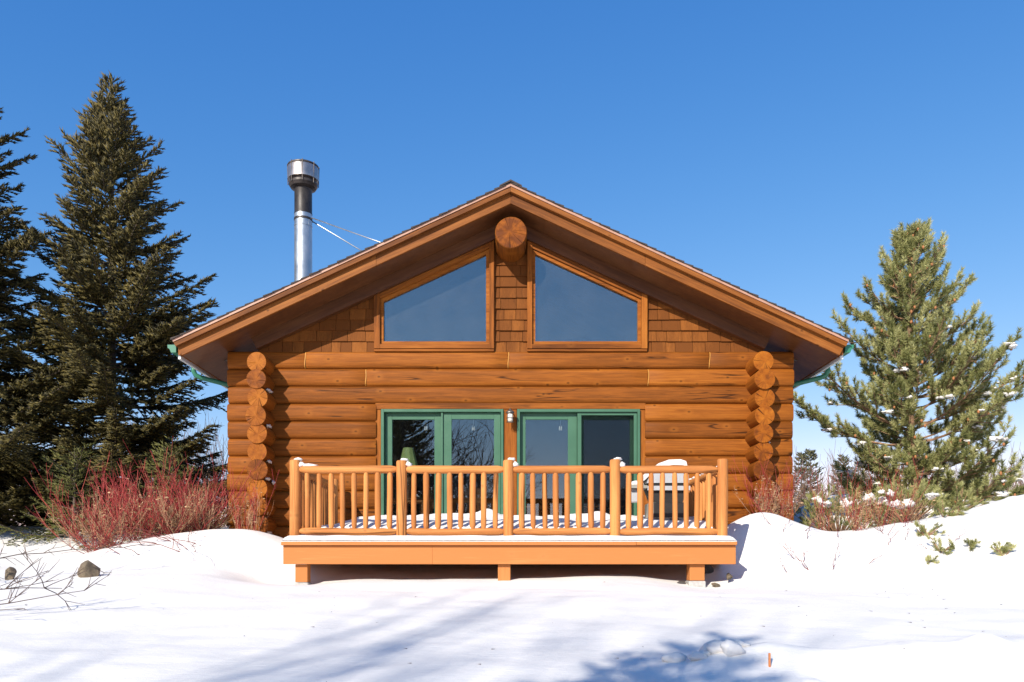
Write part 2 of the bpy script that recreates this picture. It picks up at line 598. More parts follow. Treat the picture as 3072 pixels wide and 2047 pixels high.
def ground(x, y):
    d = y + 12.5
    if d < 10: z = 1.245 + .1 * (d - 10)
    elif d < 16: z = 1.245 + .16 * (d - 10)
    else: z = 2.205 + .5 * (1 - math.exp(-(d - 16) / 14))
    if d < -2: z = .045 + .02 * math.sin(d * .3) - .0 * d
    # level the shoulder between slopes
    z += gs(x, y, 3.55, -1.05, .55, .62, .58)            # drift beside the deck
    z += gs(x, y, 4.9, -.95, 1.1, .75, .36)
    z += gs(x, y, 6.3, -.9, .9, .9, .22)
    z += gs(x, y, 8.3, -.9, 1.25, 1.5, 1.05)              # ploughed bank at the right
    z += gs(x, y, 7.3, 4.2, 1.1, 1.2, .75)
    z += gs(x, y, -3.75, -.85, .62, .5, .22)             # drift at the left corner
    z += gs(x, y, -5.0, -.55, 1.1, .65, .40)             # mound under the red shrub
    z += gs(x, y, -5.3, -2.4, 1.7, 1.0, .16)
    z += gs(x, y, -3.25, -2.0, .30, .38, -.14)           # wind scoop by the deck
    z += gs(x, y, -2.65, -2.3, .35, .35, -.07)
    z += gs(x, y, 2.45, -2.4, .45, .4, -.06)
    z += gs(x, y, -1.3, -2.55, .7, .35, .045)
    z += gs(x, y, .9, -2.5, .8, .35, .05)
    z += gs(x, y, -7.6, .2, 1.5, 1.2, -.22)
    # kicked-up drift in the near right corner
    z += gs(x, y, 1.75, -7.05, .28, .14, .12)
    z += gs(x, y, 2.7, -7.1, .75, .22, .14)
    z += gs(x, y, 4.0, -6.9, .9, .4, .16)
    z += gs(x, y, 1.45, -7.2, .18, .12, .06)
    n = mnoise.noise(Vector((x * .35, y * .35, 3.1))) * .07
    n += mnoise.noise(Vector((x * .9, y * 1.3, 8.1))) * .028
    n += mnoise.noise(Vector((x * 2.2, y * 4.0, 5.1))) * .012
    n += mnoise.noise(Vector((x * 5.0 + y * 2, y * 9.0, 2.2))) * .004
    lump = max(0, mnoise.noise(Vector((x * 3.1, y * 3.1, 1.7)))) ** 2
    rough = sstep(1.2, 1.9, x) * sstep(-6.3, -7.0, y) + sstep(4.6, 7.5, x) * sstep(-2.8, -1.2, y) * .8
    z += n + lump * .16 * min(1, rough)
    if abs(x) < 4.6 and y > .1 and y < 9.6: z = min(z, 1.45)
    return z


def axis_pts(segs):
    out = []
    for a, b, st in segs:
        n = max(1, int(round((b - a) / st)))
        out += [a + (b - a) * i / n for i in range(n)]
    out.append(segs[-1][1])
    return out


gx = axis_pts([(-900, -200, 100), (-200, -40, 20), (-40, -14, 2), (-14, -7, .25), (-7, 8.5, .075), (8.5, 14, .25), (14, 40, 2), (40, 200, 20), (200, 900, 100)])
gy = axis_pts([(-900, -200, 100), (-200, -40, 20), (-40, -14, 2), (-14, -8.6, .3), (-8.6, -5.5, .06), (-5.5, 1.0, .075), (1, 9, .3), (9, 40, 2), (40, 200, 20), (200, 900, 100)])
nx, ny = len(gx), len(gy)
V = np.array([(x, y, ground(x, y)) for y in gy for x in gx])
ii = np.arange((ny - 1) * nx).reshape(ny - 1, nx)[:, :-1].ravel()
F = np.stack([ii, ii + 1, ii + nx + 1, ii + nx], 1)
tag(obj('snow_ground', np_mesh('snow_ground', V, F, M['snow'], smooth=True)), kind='structure')


# ================================================================== the cabin
SL = 0.4615                      # roof slope
def soff(x): return 6.911 - SL * abs(x)


cabin = empty('log_cabin', (0, 4.5, 1.4), 'orange-brown log cabin with a gable roof, two gable windows and green patio doors', 'cabin')


def log_mesh(L, r, seed, ysc=1.0, n=22, step=.4, cham=.008, wob=.004):
    """round log along local x, faces at both ends use slot 1"""
    mb = MB()
    k = max(2, int(L / step))
    xs = [0, cham] + [L * i / k for i in range(1, k)] + [L - cham, L]
    rs = [r - cham * .8] + [r] * (len(xs) - 2) + [r - cham * .8]
    v, f = [], []
    for x, rr in zip(xs, rs):
        for i in range(n):
            a = 2 * math.pi * i / n
            q = rr + wob * mnoise.noise(Vector((x * .8 + seed * 9.1, math.cos(a) * 1.2 + seed, math.sin(a) * 1.2)))
            v.append((x, q * math.cos(a) * ysc, q * math.sin(a)))
    for j in range(len(xs) - 1):
        for i in range(n):
            i2 = (i + 1) % n
            f.append((j * n + i, j * n + i2, (j + 1) * n + i2, (j + 1) * n + i))
    mb.add(v, f, 0)
    m = len(xs) - 1
    mb.add(v[:n], [tuple(reversed(range(n)))], 1)
    mb.add(v[m * n:], [tuple(range(n))], 1)
    return mb.mesh('log', [M['log'], M['log_end']], angle=35)


PITCH, LR = .2765, .158
HP = PITCH / 2
def face_y(z): return .074 + .046 * (1 - abs(z / HP) ** 6.0)
ZS = [-.1372, -.1350, -.131, -.125, -.116, -.102, -.08, -.04, 0, .04, .08, .102, .116, .125, .131, .1350, .1372]


def front_log(x0, x1, z, seed, name='log'):
    """milled wall log: bowed face front and back, thin groove at the joints"""
    L = x1 - x0
    k = max(2, int(L / .3))
    xs = [0, .012] + [L * i / k for i in range(1, k)] + [L - .012, L]
    v, f = [], []
    n = 2 * len(ZS)
    for j, x in enumerate(xs):
        e = .008 if j in (0, len(xs) - 1) else 0
        sec = [(-face_y(q), q) for q in ZS] + [(face_y(q), q) for q in reversed(ZS)]
        for i, (yy, zz) in enumerate(sec):
            w = .006 * mnoise.noise(Vector((x * 1.1 + seed * 9.1, zz * 7 + seed, yy)))
            dz = .003 * mnoise.noise(Vector((x * 1.7 + seed * 4.1, .3, seed))) * (1 if zz < 0 else -1) * (abs(zz) > .12)
            sg = -1 if yy < 0 else 1
            v.append((x, yy + sg * (w - e), (zz + dz) * (1 - e * 3)))
    for j in range(len(xs) - 1):
        for i in range(n):
            i2 = (i + 1) % n
            f.append((j * n + i, (j + 1) * n + i, (j + 1) * n + i2, j * n + i2))
    mb = MB().add(v, f, 0)
    m = len(xs) - 1
    mb.add(v[:n], [tuple(range(n))], 1)
    mb.add(v[m * n:], [tuple(reversed(range(n)))], 1)
    me = mb.mesh('log', [M['log'], M['log_end']], angle=40)
    return obj(name, me, cabin, Matrix.Translation((x0, .120, z)))


for k in range(12):
    z = 4.715 - k * PITCH
    if k == 0: cuts = [-4.47, -3.247, -.037, 3.142, 4.47]
    elif k == 1: cuts = [-4.47, -2.29, 2.174, 4.47]
    elif k == 2: cuts = [-4.47, 4.47]
    else: cuts = None
    j = random.uniform(-.015, .015)
    if cuts:
        for i in range(len(cuts) - 1):
            front_log(cuts[i] + (.004 if i else j), cuts[i + 1] - (.004 if i < len(cuts) - 2 else j), z, k * 3 + i)
    else:
        front_log(-4.47 + j, -2.125, z, k * 3)
        front_log(2.125, 4.47 + random.uniform(-.015, .015), z, k * 3 + 1)
for s in (-1, 1):
    for k in range(11):
        z = 4.585 - k * PITCH
        p0 = Vector((s * 3.87 + random.uniform(-.018, .018), -.41 + random.uniform(-.03, .02), z + random.uniform(-.006, .006)))
        me = log_mesh(10.0, LR + random.uniform(-.010, .006), 50 + k + (20 if s > 0 else 0), step=1.2, cham=.006, n=28)
        obj('log', me, cabin, axis_m(p0, p0 + Vector((0, 1, 0))))

# yellow caulk in the butt joints of the logs
for zi, xs in ((0, (-3.247, -.037, 3.142)), (1, (-2.29, 2.174))):
    for x in xs:
        mb = MB()
        v = []
        n = 12
        z = 4.715 - zi * PITCH
        for i in range(n + 1):
            q = -.132 + .264 * i / n
            for dx in (-.007, .007):
                v.append((x + dx + .006 * math.sin(q * 18 + zi), .120 - face_y(q) - .004, z + q))
        mb.add(v, [(2 * i, 2 * i + 1, 2 * i + 3, 2 * i + 2) for i in range(n)])
        mb.build('caulk_seam', plain('caulk', (.46, .20, .03), .6) if 'caulk' not in M else M['caulk'], cabin)

# interior shell
MB().box(-3.75, 3.75, .26, 9.3, 1.70, 1.765).build('interior_floor', M['int_floor'], cabin)
MB().box(-3.75, 3.75, 6.0, 6.1, 1.77, 6.8).build('interior_wall', M['interior'], cabin)
MB().poly_y([(-4.0, 1.4), (4.0, 1.4), (4.0, soff(4.0)), (0, 6.9), (-4.0, soff(4.0))], 9.3, 9.5).build('back_wall', M['log'], cabin)

# gable sheathing behind the shingles (y .06 .. .12)
mb = MB()
for s in (-1, 1):
    p = [(s * 4.0, 4.76), (s * 2.1, 4.76), (s * 2.1, soff(2.1)), (s * 4.0, soff(4.0))]
    mb.poly_y(p if s < 0 else p[::-1], .07, .12)
    p = [(s * 2.1, soff(2.1) - .27), (s * .30, soff(.30) - .27), (s * .30, soff(.30)), (s * 2.1, soff(2.1))]
    mb.poly_y(p if s < 0 else p[::-1], .07, .12)
    p = [(s * 2.1, 4.76), (s * .30, 4.76), (s * .30, 4.93), (s * 2.1, 4.93)]
    mb.poly_y(p if s < 0 else p[::-1], .07, .12)
mb.poly_y([(-.298, 4.76), (.298, 4.76), (.298, soff(.298)), (0, soff(0)), (-.298, soff(.298))], .07, .12)
mb.build('gable_sheathing', M['shingle'], cabin)


def clip_poly(pts, a, b, c):
    """keep the side a*x + b*z <= c"""
    out = []
    for i in range(len(pts)):
        p, q = pts[i], pts[(i + 1) % len(pts)]
        fp, fq = a * p[0] + b * p[1] - c, a * q[0] + b * q[1] - c
        if fp <= 0: out.append(p)
        if fp * fq < 0:
            t = fp / (fp - fq)
            out.append((p[0] + t * (q[0] - p[0]), p[1] + t * (q[1] - p[1])))
    return out


def wall_shingle(x0, x1, z0, z1):
    pts = [(x0, z0), (x1, z0), (x1, z1), (x0, z1)]
    for sg in (1, -1): pts = clip_poly(pts, sg * SL, 1, 6.911 - .05)
    if len(pts) < 3: return
    zs = [p[1] for p in pts]
    if max(zs) - min(zs) < .02: return
    cx = sum(p[0] for p in pts) / len(pts)
    yb = .022 + random.uniform(-.004, .004)
    n = len(pts)
    # butt end proud, top tucked under the course above; local x runs up the grain
    v = []
    for x, z in pts: v.append((z - z0, (yb + (z - z0) * .14) , x - cx))
    for x, z in pts: v.append((z - z0, .069, x - cx))
    f = [tuple(range(n)), tuple(n + i for i in reversed(range(n)))] + [(i, n + i, n + (i + 1) % n, (i + 1) % n) for i in range(n)]
    Mx = Matrix(((0, 0, 1, cx), (0, 1, 0, 0), (1, 0, 0, z0), (0, 0, 0, 1)))
    MB().add(v, f).build('shingle', M['shingle'], cabin, Mx)


CO = .1726
for row in range(10):
    z0 = 4.839 + row * CO
    # centre strip
    if row < 9:
        x = -.262 - random.uniform(0, .12)
        while x < .262:
            w = random.uniform(.13, .27)
            a, b = max(x, -.262), min(x + w - .006, .262)
            if b - a > .03: wall_shingle(a, b, z0 + random.uniform(-.003, .003), z0 + CO + .01)
            x += w
    if row < 6:
        for s in (-1, 1):
            x = 2.155 - random.uniform(0, .1)
            while x < 3.98 and soff(x) - .05 > z0:
                w = random.uniform(.14, .30)
                a, b = max(x, 2.157), min(x + w - .006, 3.99)
                if b - a > .03:
                    zj = random.uniform(-.003, .003)
                    if s > 0: wall_shingle(a, b, z0 + zj, z0 + CO + .01)
                    else: wall_shingle(-b, -a, z0 + zj, z0 + CO + .01)
                x += w

# ---------------------------------------------------------------- gable windows
def wood_bar(name, p0, p1, th, wd, mat, parent, up=(0, 0, 1), bev=.004, yc=0):
    """board from p0 to p1: th across local y, wd across local z"""
    L = (Vector(p1) - Vector(p0)).length
    return MB().box(0, L, -th / 2, th / 2, -wd / 2, wd / 2, bev=bev).build(name, mat, parent, axis_m(p0, p1, up))


def quad_board(name, pts, y0, y1, mat, parent, grain):
    """flat polygon board in the x,z plane with mitred ends; grain gives its direction"""
    g = Vector((grain[0], 0, grain[1])).normalized()
    yv = Vector((0, 1, 0))
    zv = g.cross(yv)
    o = Vector((pts[0][0], 0, pts[0][1]))
    Mx = Matrix((g, yv, zv)).transposed().to_4x4()
    Mx.translation = o
    inv = Mx.inverted()
    area = sum(pts[i][0] * pts[(i + 1) % len(pts)][1] - pts[(i + 1) % len(pts)][0] * pts[i][1] for i in range(len(pts)))
    if area < 0: pts = pts[::-1]
    mb = MB().poly_y(pts, y0, y1)
    mb.v = [tuple(inv @ Vector(p)) for p in mb.v]
    return mb.build(name, mat, parent, Mx)


for s in (-1, 1):
    xi, xo = .39, 2.01                       # glass edges towards and away from the ridge
    zt = lambda x: 6.389 - SL * (x - .39) + .0
    zb = 5.007
    win = MB()
    # inner frame: a 45 mm ring behind the glass edge
    def ring_pts(g):
        k = g * 1.10
        return [(xo + g, zb - g), (xi - g, zb - g), (xi - g, zt(xi - g) + k), (xo + g, zt(xo + g) + k)]
    o_, i_ = ring_pts(.05), ring_pts(.0)
    for j in range(4):
        q = [o_[j], o_[(j + 1) % 4], i_[(j + 1) % 4], i_[j]]
        q = [(s * a, b) for a, b in q]
        ar = sum(q[i][0] * q[(i + 1) % 4][1] - q[(i + 1) % 4][0] * q[i][1] for i in range(4))
        win.poly_y(q if ar > 0 else q[::-1], .012, .11)
    w = win.build('gable_window', M['trim'], cabin)
    g = [(s * a, b) for a, b in ring_pts(.004)]
    ar = sum(g[i][0] * g[(i + 1) % 4][1] - g[(i + 1) % 4][0] * g[i][1] for i in range(4))
    MB().poly_y(g if ar > 0 else g[::-1], .058, .064).build('pane', M['glass_top'], w)
    # stops
    a1, a2 = ring_pts(.022), ring_pts(.0)
    # casing boards
    def cb(pts, grain, y0=-.032, y1=.066): quad_board('casing', [(s * a, b) for a, b in pts], y0, y1, M['trim'], w, (s * grain[0], grain[1]))
    gi = .052
    X0, X1 = .263, 2.153
    cb([(xi - gi, 4.885), (X0, 4.885), (X0, soff(X0) - .204), (xi - gi, soff(xi - gi) - .204)], (0, 1))
    cb([(X1, 4.885), (xo + gi, 4.885), (xo + gi, soff(xo + gi) - .204), (X1, soff(X1) - .204)], (0, 1), -.030)
    cb([(xo + gi - .002, 4.888), (xi - gi + .002, 4.888), (xi - gi + .002, zb - gi), (xo + gi - .002, zb - gi)], (1, 0), -.028)
    cb([(xo + gi - .002, zt(xo + gi) + .057), (xi - gi + .002, zt(xi - gi) + .057), (xi - gi + .002, soff(xi - gi) - .204), (xo + gi - .002, soff(xo + gi) - .204)], (-1, SL), -.020)
    # drip ledge under the sill
    wood_bar('sill', (s * X0 - s * 0, .02, 4.862), (s * X1, .02, 4.862), .07, .038, M['trim'], w)

# ---------------------------------------------------------------- roof
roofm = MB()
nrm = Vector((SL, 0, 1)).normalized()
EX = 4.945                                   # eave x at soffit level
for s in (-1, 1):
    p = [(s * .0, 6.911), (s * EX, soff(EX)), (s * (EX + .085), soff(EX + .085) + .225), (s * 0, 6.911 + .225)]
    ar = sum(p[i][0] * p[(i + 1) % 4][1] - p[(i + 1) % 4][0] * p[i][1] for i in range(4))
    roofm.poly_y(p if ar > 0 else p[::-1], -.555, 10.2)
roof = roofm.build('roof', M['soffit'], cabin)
for s in (-1, 1):
    # wide barge board, two lengths a side, then the narrow board and drip trim over it
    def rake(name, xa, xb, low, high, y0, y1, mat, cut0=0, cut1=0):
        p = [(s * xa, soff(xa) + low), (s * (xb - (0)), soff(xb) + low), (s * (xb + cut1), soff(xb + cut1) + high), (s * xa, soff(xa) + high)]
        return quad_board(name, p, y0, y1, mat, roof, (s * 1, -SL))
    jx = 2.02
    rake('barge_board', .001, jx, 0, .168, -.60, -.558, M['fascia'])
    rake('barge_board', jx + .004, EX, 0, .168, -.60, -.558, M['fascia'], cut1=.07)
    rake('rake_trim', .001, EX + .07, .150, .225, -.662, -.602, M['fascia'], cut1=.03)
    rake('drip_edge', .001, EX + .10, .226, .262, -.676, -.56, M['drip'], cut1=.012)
    # frieze board on the wall under the soffit
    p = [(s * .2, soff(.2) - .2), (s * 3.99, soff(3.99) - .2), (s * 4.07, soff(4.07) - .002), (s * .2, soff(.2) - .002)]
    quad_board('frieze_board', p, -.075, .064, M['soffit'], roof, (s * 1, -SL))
    # eave board behind the gutter
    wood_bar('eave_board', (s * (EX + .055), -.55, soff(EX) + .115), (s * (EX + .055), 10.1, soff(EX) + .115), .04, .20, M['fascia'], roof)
    # asphalt courses, each a slab along the eave, thicker at its lower edge
    for k in range(37):
        xa = EX + .13 - k * .138
        xb = max(0.0, xa - .17)
        if xa < .1: break
        q = [(s * xa, soff(xa) + .263), (s * xb, soff(xb) + .264), (s * xb, soff(xb) + .268), (s * xa, soff(xa) + .263 + .026 + random.uniform(-.004, .004))]
        ar = sum(q[i][0] * q[(i + 1) % 4][1] - q[(i + 1) % 4][0] * q[i][1] for i in range(4))
        yo = random.uniform(-.012, .008)
        MB().poly_y(q if ar > 0 else q[::-1], -.690 + yo, 10.22).build('roof_course', M['roof'], roof)
mb = MB()
for s in (-1, 1):
    q = [(0, 6.911 + .285), (s * .17, soff(.17) + .285), (s * .165, soff(.165) + .305), (0, 6.911 + .312)]
    ar = sum(q[i][0] * q[(i + 1) % 4][1] - q[(i + 1) % 4][0] * q[i][1] for i in range(4))
    mb.poly_y(q if ar > 0 else q[::-1], -.70, 10.23)
mb.build('ridge_cap', M['roof'], roof)
# soffit vents
for s in (-1, 1):
    for y in (.35,):
        v = MB()
        Mx = axis_m((s * 4.35, y, soff(4.35) - .004), (s * 4.65, y, soff(4.65) - .004), (0, 0, 1))
        for i in range(9): v.box(i * .033, i * .033 + .018, -.05, .05, -.006, .002)
        v.box(-.02, .31, -.062, -.052, -.008, .004).box(-.02, .31, .052, .062, -.008, .004)
        v.build('soffit_vent', M['pewter'], roof, Mx)

# ridge log
rl = log_mesh(1.0, .2415, 91, step=.4, n=40, cham=.012)
obj('ridge_log', rl, cabin, axis_m((0.005, -.525, 6.505), (0.005, .4, 6.505)))

# ---------------------------------------------------------------- gutters and downspouts
for s in (-1, 1):
    gx0 = EX + .10
    zt_ = soff(EX) + .165
    prof = [(0, 0), (0, -.115), (.075, -.118), (.10, -.06), (.125, -.05), (.13, 0.0), (.122, 0.0), (.117, -.043), (.094, -.055), (.07, -.11), (.006, -.108), (.006, 0)]
    g = MB()
    pts = [(s * (gx0 + a), zt_ + b) for a, b in prof]
    ar = sum(pts[i][0] * pts[(i + 1) % 12][1] - pts[(i + 1) % 12][0] * pts[i][1] for i in range(12))
    g.poly_y(pts if ar > 0 else pts[::-1], -.56, 10.0)
    # end cap
    cap = [(s * (gx0 + a), zt_ + b) for a, b in prof[:6]]
    ar = sum(cap[i][0] * cap[(i + 1) % 6][1] - cap[(i + 1) % 6][0] * cap[i][1] for i in range(6))
    g.poly_y(cap if ar > 0 else cap[::-1], -.568, -.561)
    gut = g.build('gutter', M['green_dark'], cabin)
    x = gx0 + .05
    zb_ = zt_ - .11
    path = [(s * x, .22, zb_), (s * x, .22, zb_ - .10), (s * (x - .03), .23, zb_ - .16), (s * (x - .10), .25, zb_ - .195), (s * (x - .45), .36, zb_ - .27), (s * (x - .80), .46, zb_ - .345), (s * (x - .87), .48, zb_ - .40), (s * (x - .89), .485, zb_ - .52), (s * (x - .89), .49, 2.1)]
    MB().tube(path, .038, 10).build('downspout', M['green_dark'], gut, smooth=True)
    MB().box(*sorted((s * (gx0 - .045), s * (gx0 - .004))), -.5, 10, zt_ - .20, zt_ - .118).build('gutter_flashing', M['white_metal'], gut)

# ---------------------------------------------------------------- door surround and sliding doors
wood_bar('door_casing', (-2.14, .055, 3.986), (2.134, .055, 3.986), .07, .098, M['trim'], cabin)
wood_bar('door_casing', (-2.10, .085, 1.77), (-2.10, .085, 3.935), .09, .10, M['trim'], cabin, up=(0, 1, 0))
for o in (-2.10,):
    pass
def vboard(name, x0, x1, y0, y1, z0, z1, mat, parent, bev=.004):
    Mx = Matrix(((0, 0, 1, (x0 + x1) / 2), (0, 1, 0, (y0 + y1) / 2), (1, 0, 0, z0), (0, 0, 0, 1)))
    return MB().box(0, z1 - z0, -(y1 - y0) / 2, (y1 - y0) / 2, -(x1 - x0) / 2, (x1 - x0) / 2, bev=bev).build(name, mat, parent, Mx)
vboard('door_casing', -.1125, .099, .03, .12, 1.77, 3.935, M['trim'], cabin)
vboard('door_casing', 2.046, 2.15, .04, .13, 1.77, 3.935, M['trim'], cabin)


def hframe(mb, x0, x1, z0, z1, y0, y1, l, r, t, b):
    mb.box(x0, x0 + l, y0, y1, z0, z1, bev=.004)
    mb.box(x1 - r, x1, y0, y1, z0, z1, bev=.004)
    mb.box(x0 + l + .0005, x1 - r - .0005, y0 + .001, y1 - .001, z1 - t, z1, bev=.003)
    mb.box(x0 + l + .0005, x1 - r - .0005, y0 + .001, y1 - .001, z0, z0 + b, bev=.003)
    return mb


ZB, ZT = 1.775, 3.935
for x0, x1, kind in ((-2.048, -.115, 'left'), (.102, 2.044, 'right')):
    fr = hframe(MB(), x0, x1, ZB, ZT, -.004, .16, .045, .04, .045, .05)
    dr = fr.build('sliding_door', M['green'], cabin, angle=30)
    dr['label'] = 'left green patio door' if kind == 'left' else 'right green patio door with insect screen'
    if kind == 'left':
        pan = [(-1.995, -1.102, .085, -1.885, -1.212), (-1.072, -.160, .05, -.937, -.264)]
        MB().box(-1.100, -1.074, .02, .13, ZB + .05, ZT - .046).build('mullion', M['green'], dr)
    else:
        pan = [(.150, 1.055, .085, .238, .911), (1.06, 1.998, .115, 1.165, 1.900)]
    for a, b, y, ga, gb in pan:
        hframe(MB(), a, b, ZB + .052, ZT - .048, y, y + .045, ga - a, b - gb, ZT - .048 - 3.784, .12).build('door_panel', M['green'], dr, angle=30)
        MB().box(ga - .004, gb + .004, y + .018, y + .024, ZB + .17, 3.788).build('pane', M['glass_door'], dr)
    if kind == 'right':
        sf = hframe(MB(), 1.058, 2.000, ZB + .052, ZT - .048, .03, .05, .062, .05, .045, .08).build('screen_frame', M['green'], dr, angle=30)
        MB().box(1.118, 1.952, .039, .041, ZB + .13, ZT - .092).build('insect_screen', M['screen'], dr)
        h = MB()
        h.tube([(.192, .083, 2.66), (.192, .045, 2.67), (.192, .04, 2.76), (.192, .045, 2.84), (.192, .083, 2.85)], .010, 8)
        h.box(.175, .21, .078, .0845, 2.63, 2.88)
        h.build('door_handle', M['milk'], dr)
    else:
        h = MB()
        h.tube([(-1.155, .083, 2.66), (-1.155, .05, 2.67), (-1.155, .045, 2.76), (-1.155, .05, 2.84), (-1.155, .083, 2.85)], .010, 8)
        h.build('door_handle', M['milk'], dr)

# ---------------------------------------------------------------- stove pipe
ch = MB()
CX, CY = -3.93, 2.5
ch.lathe([(.165, 5.0), (.165, 7.86), (.170, 7.865), (.170, 7.885), (.165, 7.89), (.165, 8.10)], 28, (CX, CY, 0))
chim = ch.build('chimney_pipe', M['galv'], cabin, angle=40)
MB().lathe([(.168, 8.10), (.168, 8.13), (.164, 8.14), (.164, 8.55), (.17, 8.57)], 28, (CX, CY, 0)).build('black_pipe_section', M['black_pipe'], chim, angle=40)
MB().lathe([(.165, 8.575), (.185, 8.58), (.235, 8.60), (.268, 8.65), (.268, 8.69), (.22, 8.695), (.17, 8.65)], 32, (CX, CY, 0)).build('cap_base', M['soot'], chim, angle=30)
MB().lathe([(.285, 8.74), (.290, 8.74), (.290, 8.965), (.283, 8.98), (.278, 8.98)], 32, (CX, CY, 0)).build('cap_band', M['cap'], chim, angle=30)
mbc = MB().lathe([(.235, 8.62), (.235, 8.99)], 24, (CX, CY, 0))
mbc.lathe([(.287, 8.98), (.294, 8.985), (.292, 9.01), (.257, 9.03), (.12, 9.04), (0, 9.042)], 32, (CX, CY, 0))
for k in range(8):
    a = k * math.pi / 4 + .2
    mbc.tube([(CX + .280 * math.cos(a), CY + .280 * math.sin(a), 8.64), (CX + .292 * math.cos(a), CY + .292 * math.sin(a), 9.03)], .008, 5)
mbc.build('cap_lid', M['soot'], chim, angle=30)
MB().lathe([(.172, 7.98), (.172, 8.02)], 28, (CX, CY, 0)).build('brace_collar', M['soot'], chim)
for p0, p1 in (((-3.76, 2.44, 8.02), (-1.40, 1.5, 6.85)), ((-3.77, 2.56, 8.00), (-1.24, 4.0, 6.90))):
    MB().tube([p0, p1], .011, 6).build('brace_rod', M['galv'], chim, smooth=True)
MB().lathe([(.30, 5.2), (.19, 5.62), (.175, 5.66)], 24, (CX, CY, 0)).build('flashing_cone', M['galv'], chim)

# ---------------------------------------------------------------- wall lantern
lan = empty('wall_lantern', (-.01, .03, 3.68), 'small pewter wall lantern with frosted jar between the two patio doors', 'lantern')
lx, lz = -.008, 3.80
MB().box(lx - .04, lx + .04, .012, .0295, lz - .06, lz + .09, bev=.006).build('backplate', M['pewter'], lan)
MB().tube([(lx, .015, lz + .05), (lx, -.03, lz + .10), (lx, -.09, lz + .13), (lx, -.12, lz + .10)], .009, 6).build('arm', M['pewter'], lan, smooth=True)
MB().lathe([(0, .085), (.03, .08), (.062, .05), (.068, .035), (.068, .028), (.02, .028)], 16, (lx, -.12, lz + .02)).build('cap', M['pewter'], lan, angle=40)
MB().lathe([(.036, -.09), (.046, -.06), (.046, .02), (.034, .045)], 16, (lx, -.12, lz)).build('glass_jar', M['milk'], lan, smooth=True)
cg = MB()
for k in range(4):
    a = k * math.pi / 2 + .8
    cg.tube([(lx + .058 * math.cos(a), -.12 + .058 * math.sin(a), lz + .05), (lx + .055 * math.cos(a), -.12 + .055 * math.sin(a), lz - .09)], .0035, 5)
for h in (-.09, -.03):
    cg.tube([(lx + .058 * math.cos(t * math.pi / 8), -.12 + .058 * math.sin(t * math.pi / 8), lz + h) for t in range(17)], .004, 5)
cg.build('cage', M['pewter'], lan)

# ================================================================== the deck
deck = empty('deck', (0, -1.25, 1.25), 'raised orange-stained deck with log railing in front of the cabin', 'deck')
DZ = 1.768
DX0, DX1 = -2.88, 2.84
# deck boards run along the wall; the nosing is made of two lengths
def hboard(name, x0, x1, y0, y1, z0, z1, mat, parent, bev=.004):
    return MB().box(0, x1 - x0, 0, y1 - y0, 0, z1 - z0, bev=bev).build(name, mat, parent, Matrix.Translation((x0, y0, z0)))
hboard('deck_board', DX0, 1.575, -2.575, -2.432, DZ - .042, DZ, M['deck_board'], deck)
hboard('deck_board', 1.578, DX1, -2.578, -2.432, DZ - .040, DZ + .002, M['deck_board'], deck)
for k in range(16):
    y0 = -2.426 + k * .1495
    hboard('deck_board', DX0 + random.uniform(-.004, .004), DX1, y0, y0 + .143, DZ - .04, DZ, M['deck_board'], deck)
hboard('rim_joist', -2.865, -.985, -2.53, -2.49, 1.487, DZ - .043, M['deck_board'], deck)
hboard('rim_joist', -.984, 2.836, -2.53, -2.49, 1.487, DZ - .043, M['deck_board'], deck, bev=.003)
for x in (-2.863, 2.796):
    MB().box(0, 2.44, 0, .038, 0, .236).build('side_joist', M['deck_board'], deck, Matrix(((0, 1, 0, x), (1, 0, 0, -2.488), (0, 0, 1, 1.488), (0, 0, 0, 1))))
for k in range(1, 13):
    x = -2.863 + k * .435
    MB().box(0, 2.4, 0, .038, 0, .225).build('joist', M['deck_board'], deck, Matrix(((0, 1, 0, x), (1, 0, 0, -2.486), (0, 0, 1, 1.498), (0, 0, 0, 1))))
for x, w, zb in ((-2.652, .157, 1.16), (-.082, .16, 1.13), (2.365, .19, 1.18)):
    vboard('support_post', x - w / 2, x + w / 2, -2.47, -2.47 + w, zb + .1, 1.486, M['deck_board'], deck, bev=.006)
    MB().box(x - w / 2 - .01, x + w / 2 + .01, -2.48, -2.46 + w, zb - .2, zb + .095, bev=.01).build('concrete_footing', M['concrete'], deck)
for x in (-2.652, 2.365):
    vboard('support_post', x - .07, x + .07, -.3, -.16, 1.2, 1.486, M['deck_board'], deck)


def round_rail(L, r, seed, taper=.045, n=14, wob=.006, tip=.55):
    """hand-peeled pole along local x, whittled at both ends"""
    mb = MB()
    k = max(6, int(L / .12))
    xs = [0, taper * .4, taper] + [taper + (L - 2 * taper) * i / k for i in range(1, k)] + [L - taper, L - taper * .4, L]
    v, f = [], []
    for j, x in enumerate(xs):
        e = min(x, L - x)
        rr = r * (tip + (1 - tip) * min(1, e / taper) ** .6)
        cy = wob * mnoise.noise(Vector((x * 1.3 + seed * 7.7, seed, 0)))
        cz = wob * mnoise.noise(Vector((x * 1.3 + seed * 3.1, 0, seed)))
        for i in range(n):
            a = 2 * math.pi * i / n
            q = rr * (1 + .05 * mnoise.noise(Vector((x * 2.5 + seed * 5, math.cos(a), math.sin(a)))))
            v.append((x, cy + q * math.cos(a), cz + q * math.sin(a)))
    for j in range(len(xs) - 1):
        for i in range(n):
            i2 = (i + 1) % n
            f.append((j * n + i, j * n + i2, (j + 1) * n + i2, (j + 1) * n + i))
    mb.add(v, f, 0)
    m = len(xs) - 1
    mb.add(v[:n], [tuple(reversed(range(n)))], 1)
    mb.add(v[m * n:], [tuple(range(n))], 1)
    return mb.mesh('rail', [M['deck'], M['deck_end']], angle=50)


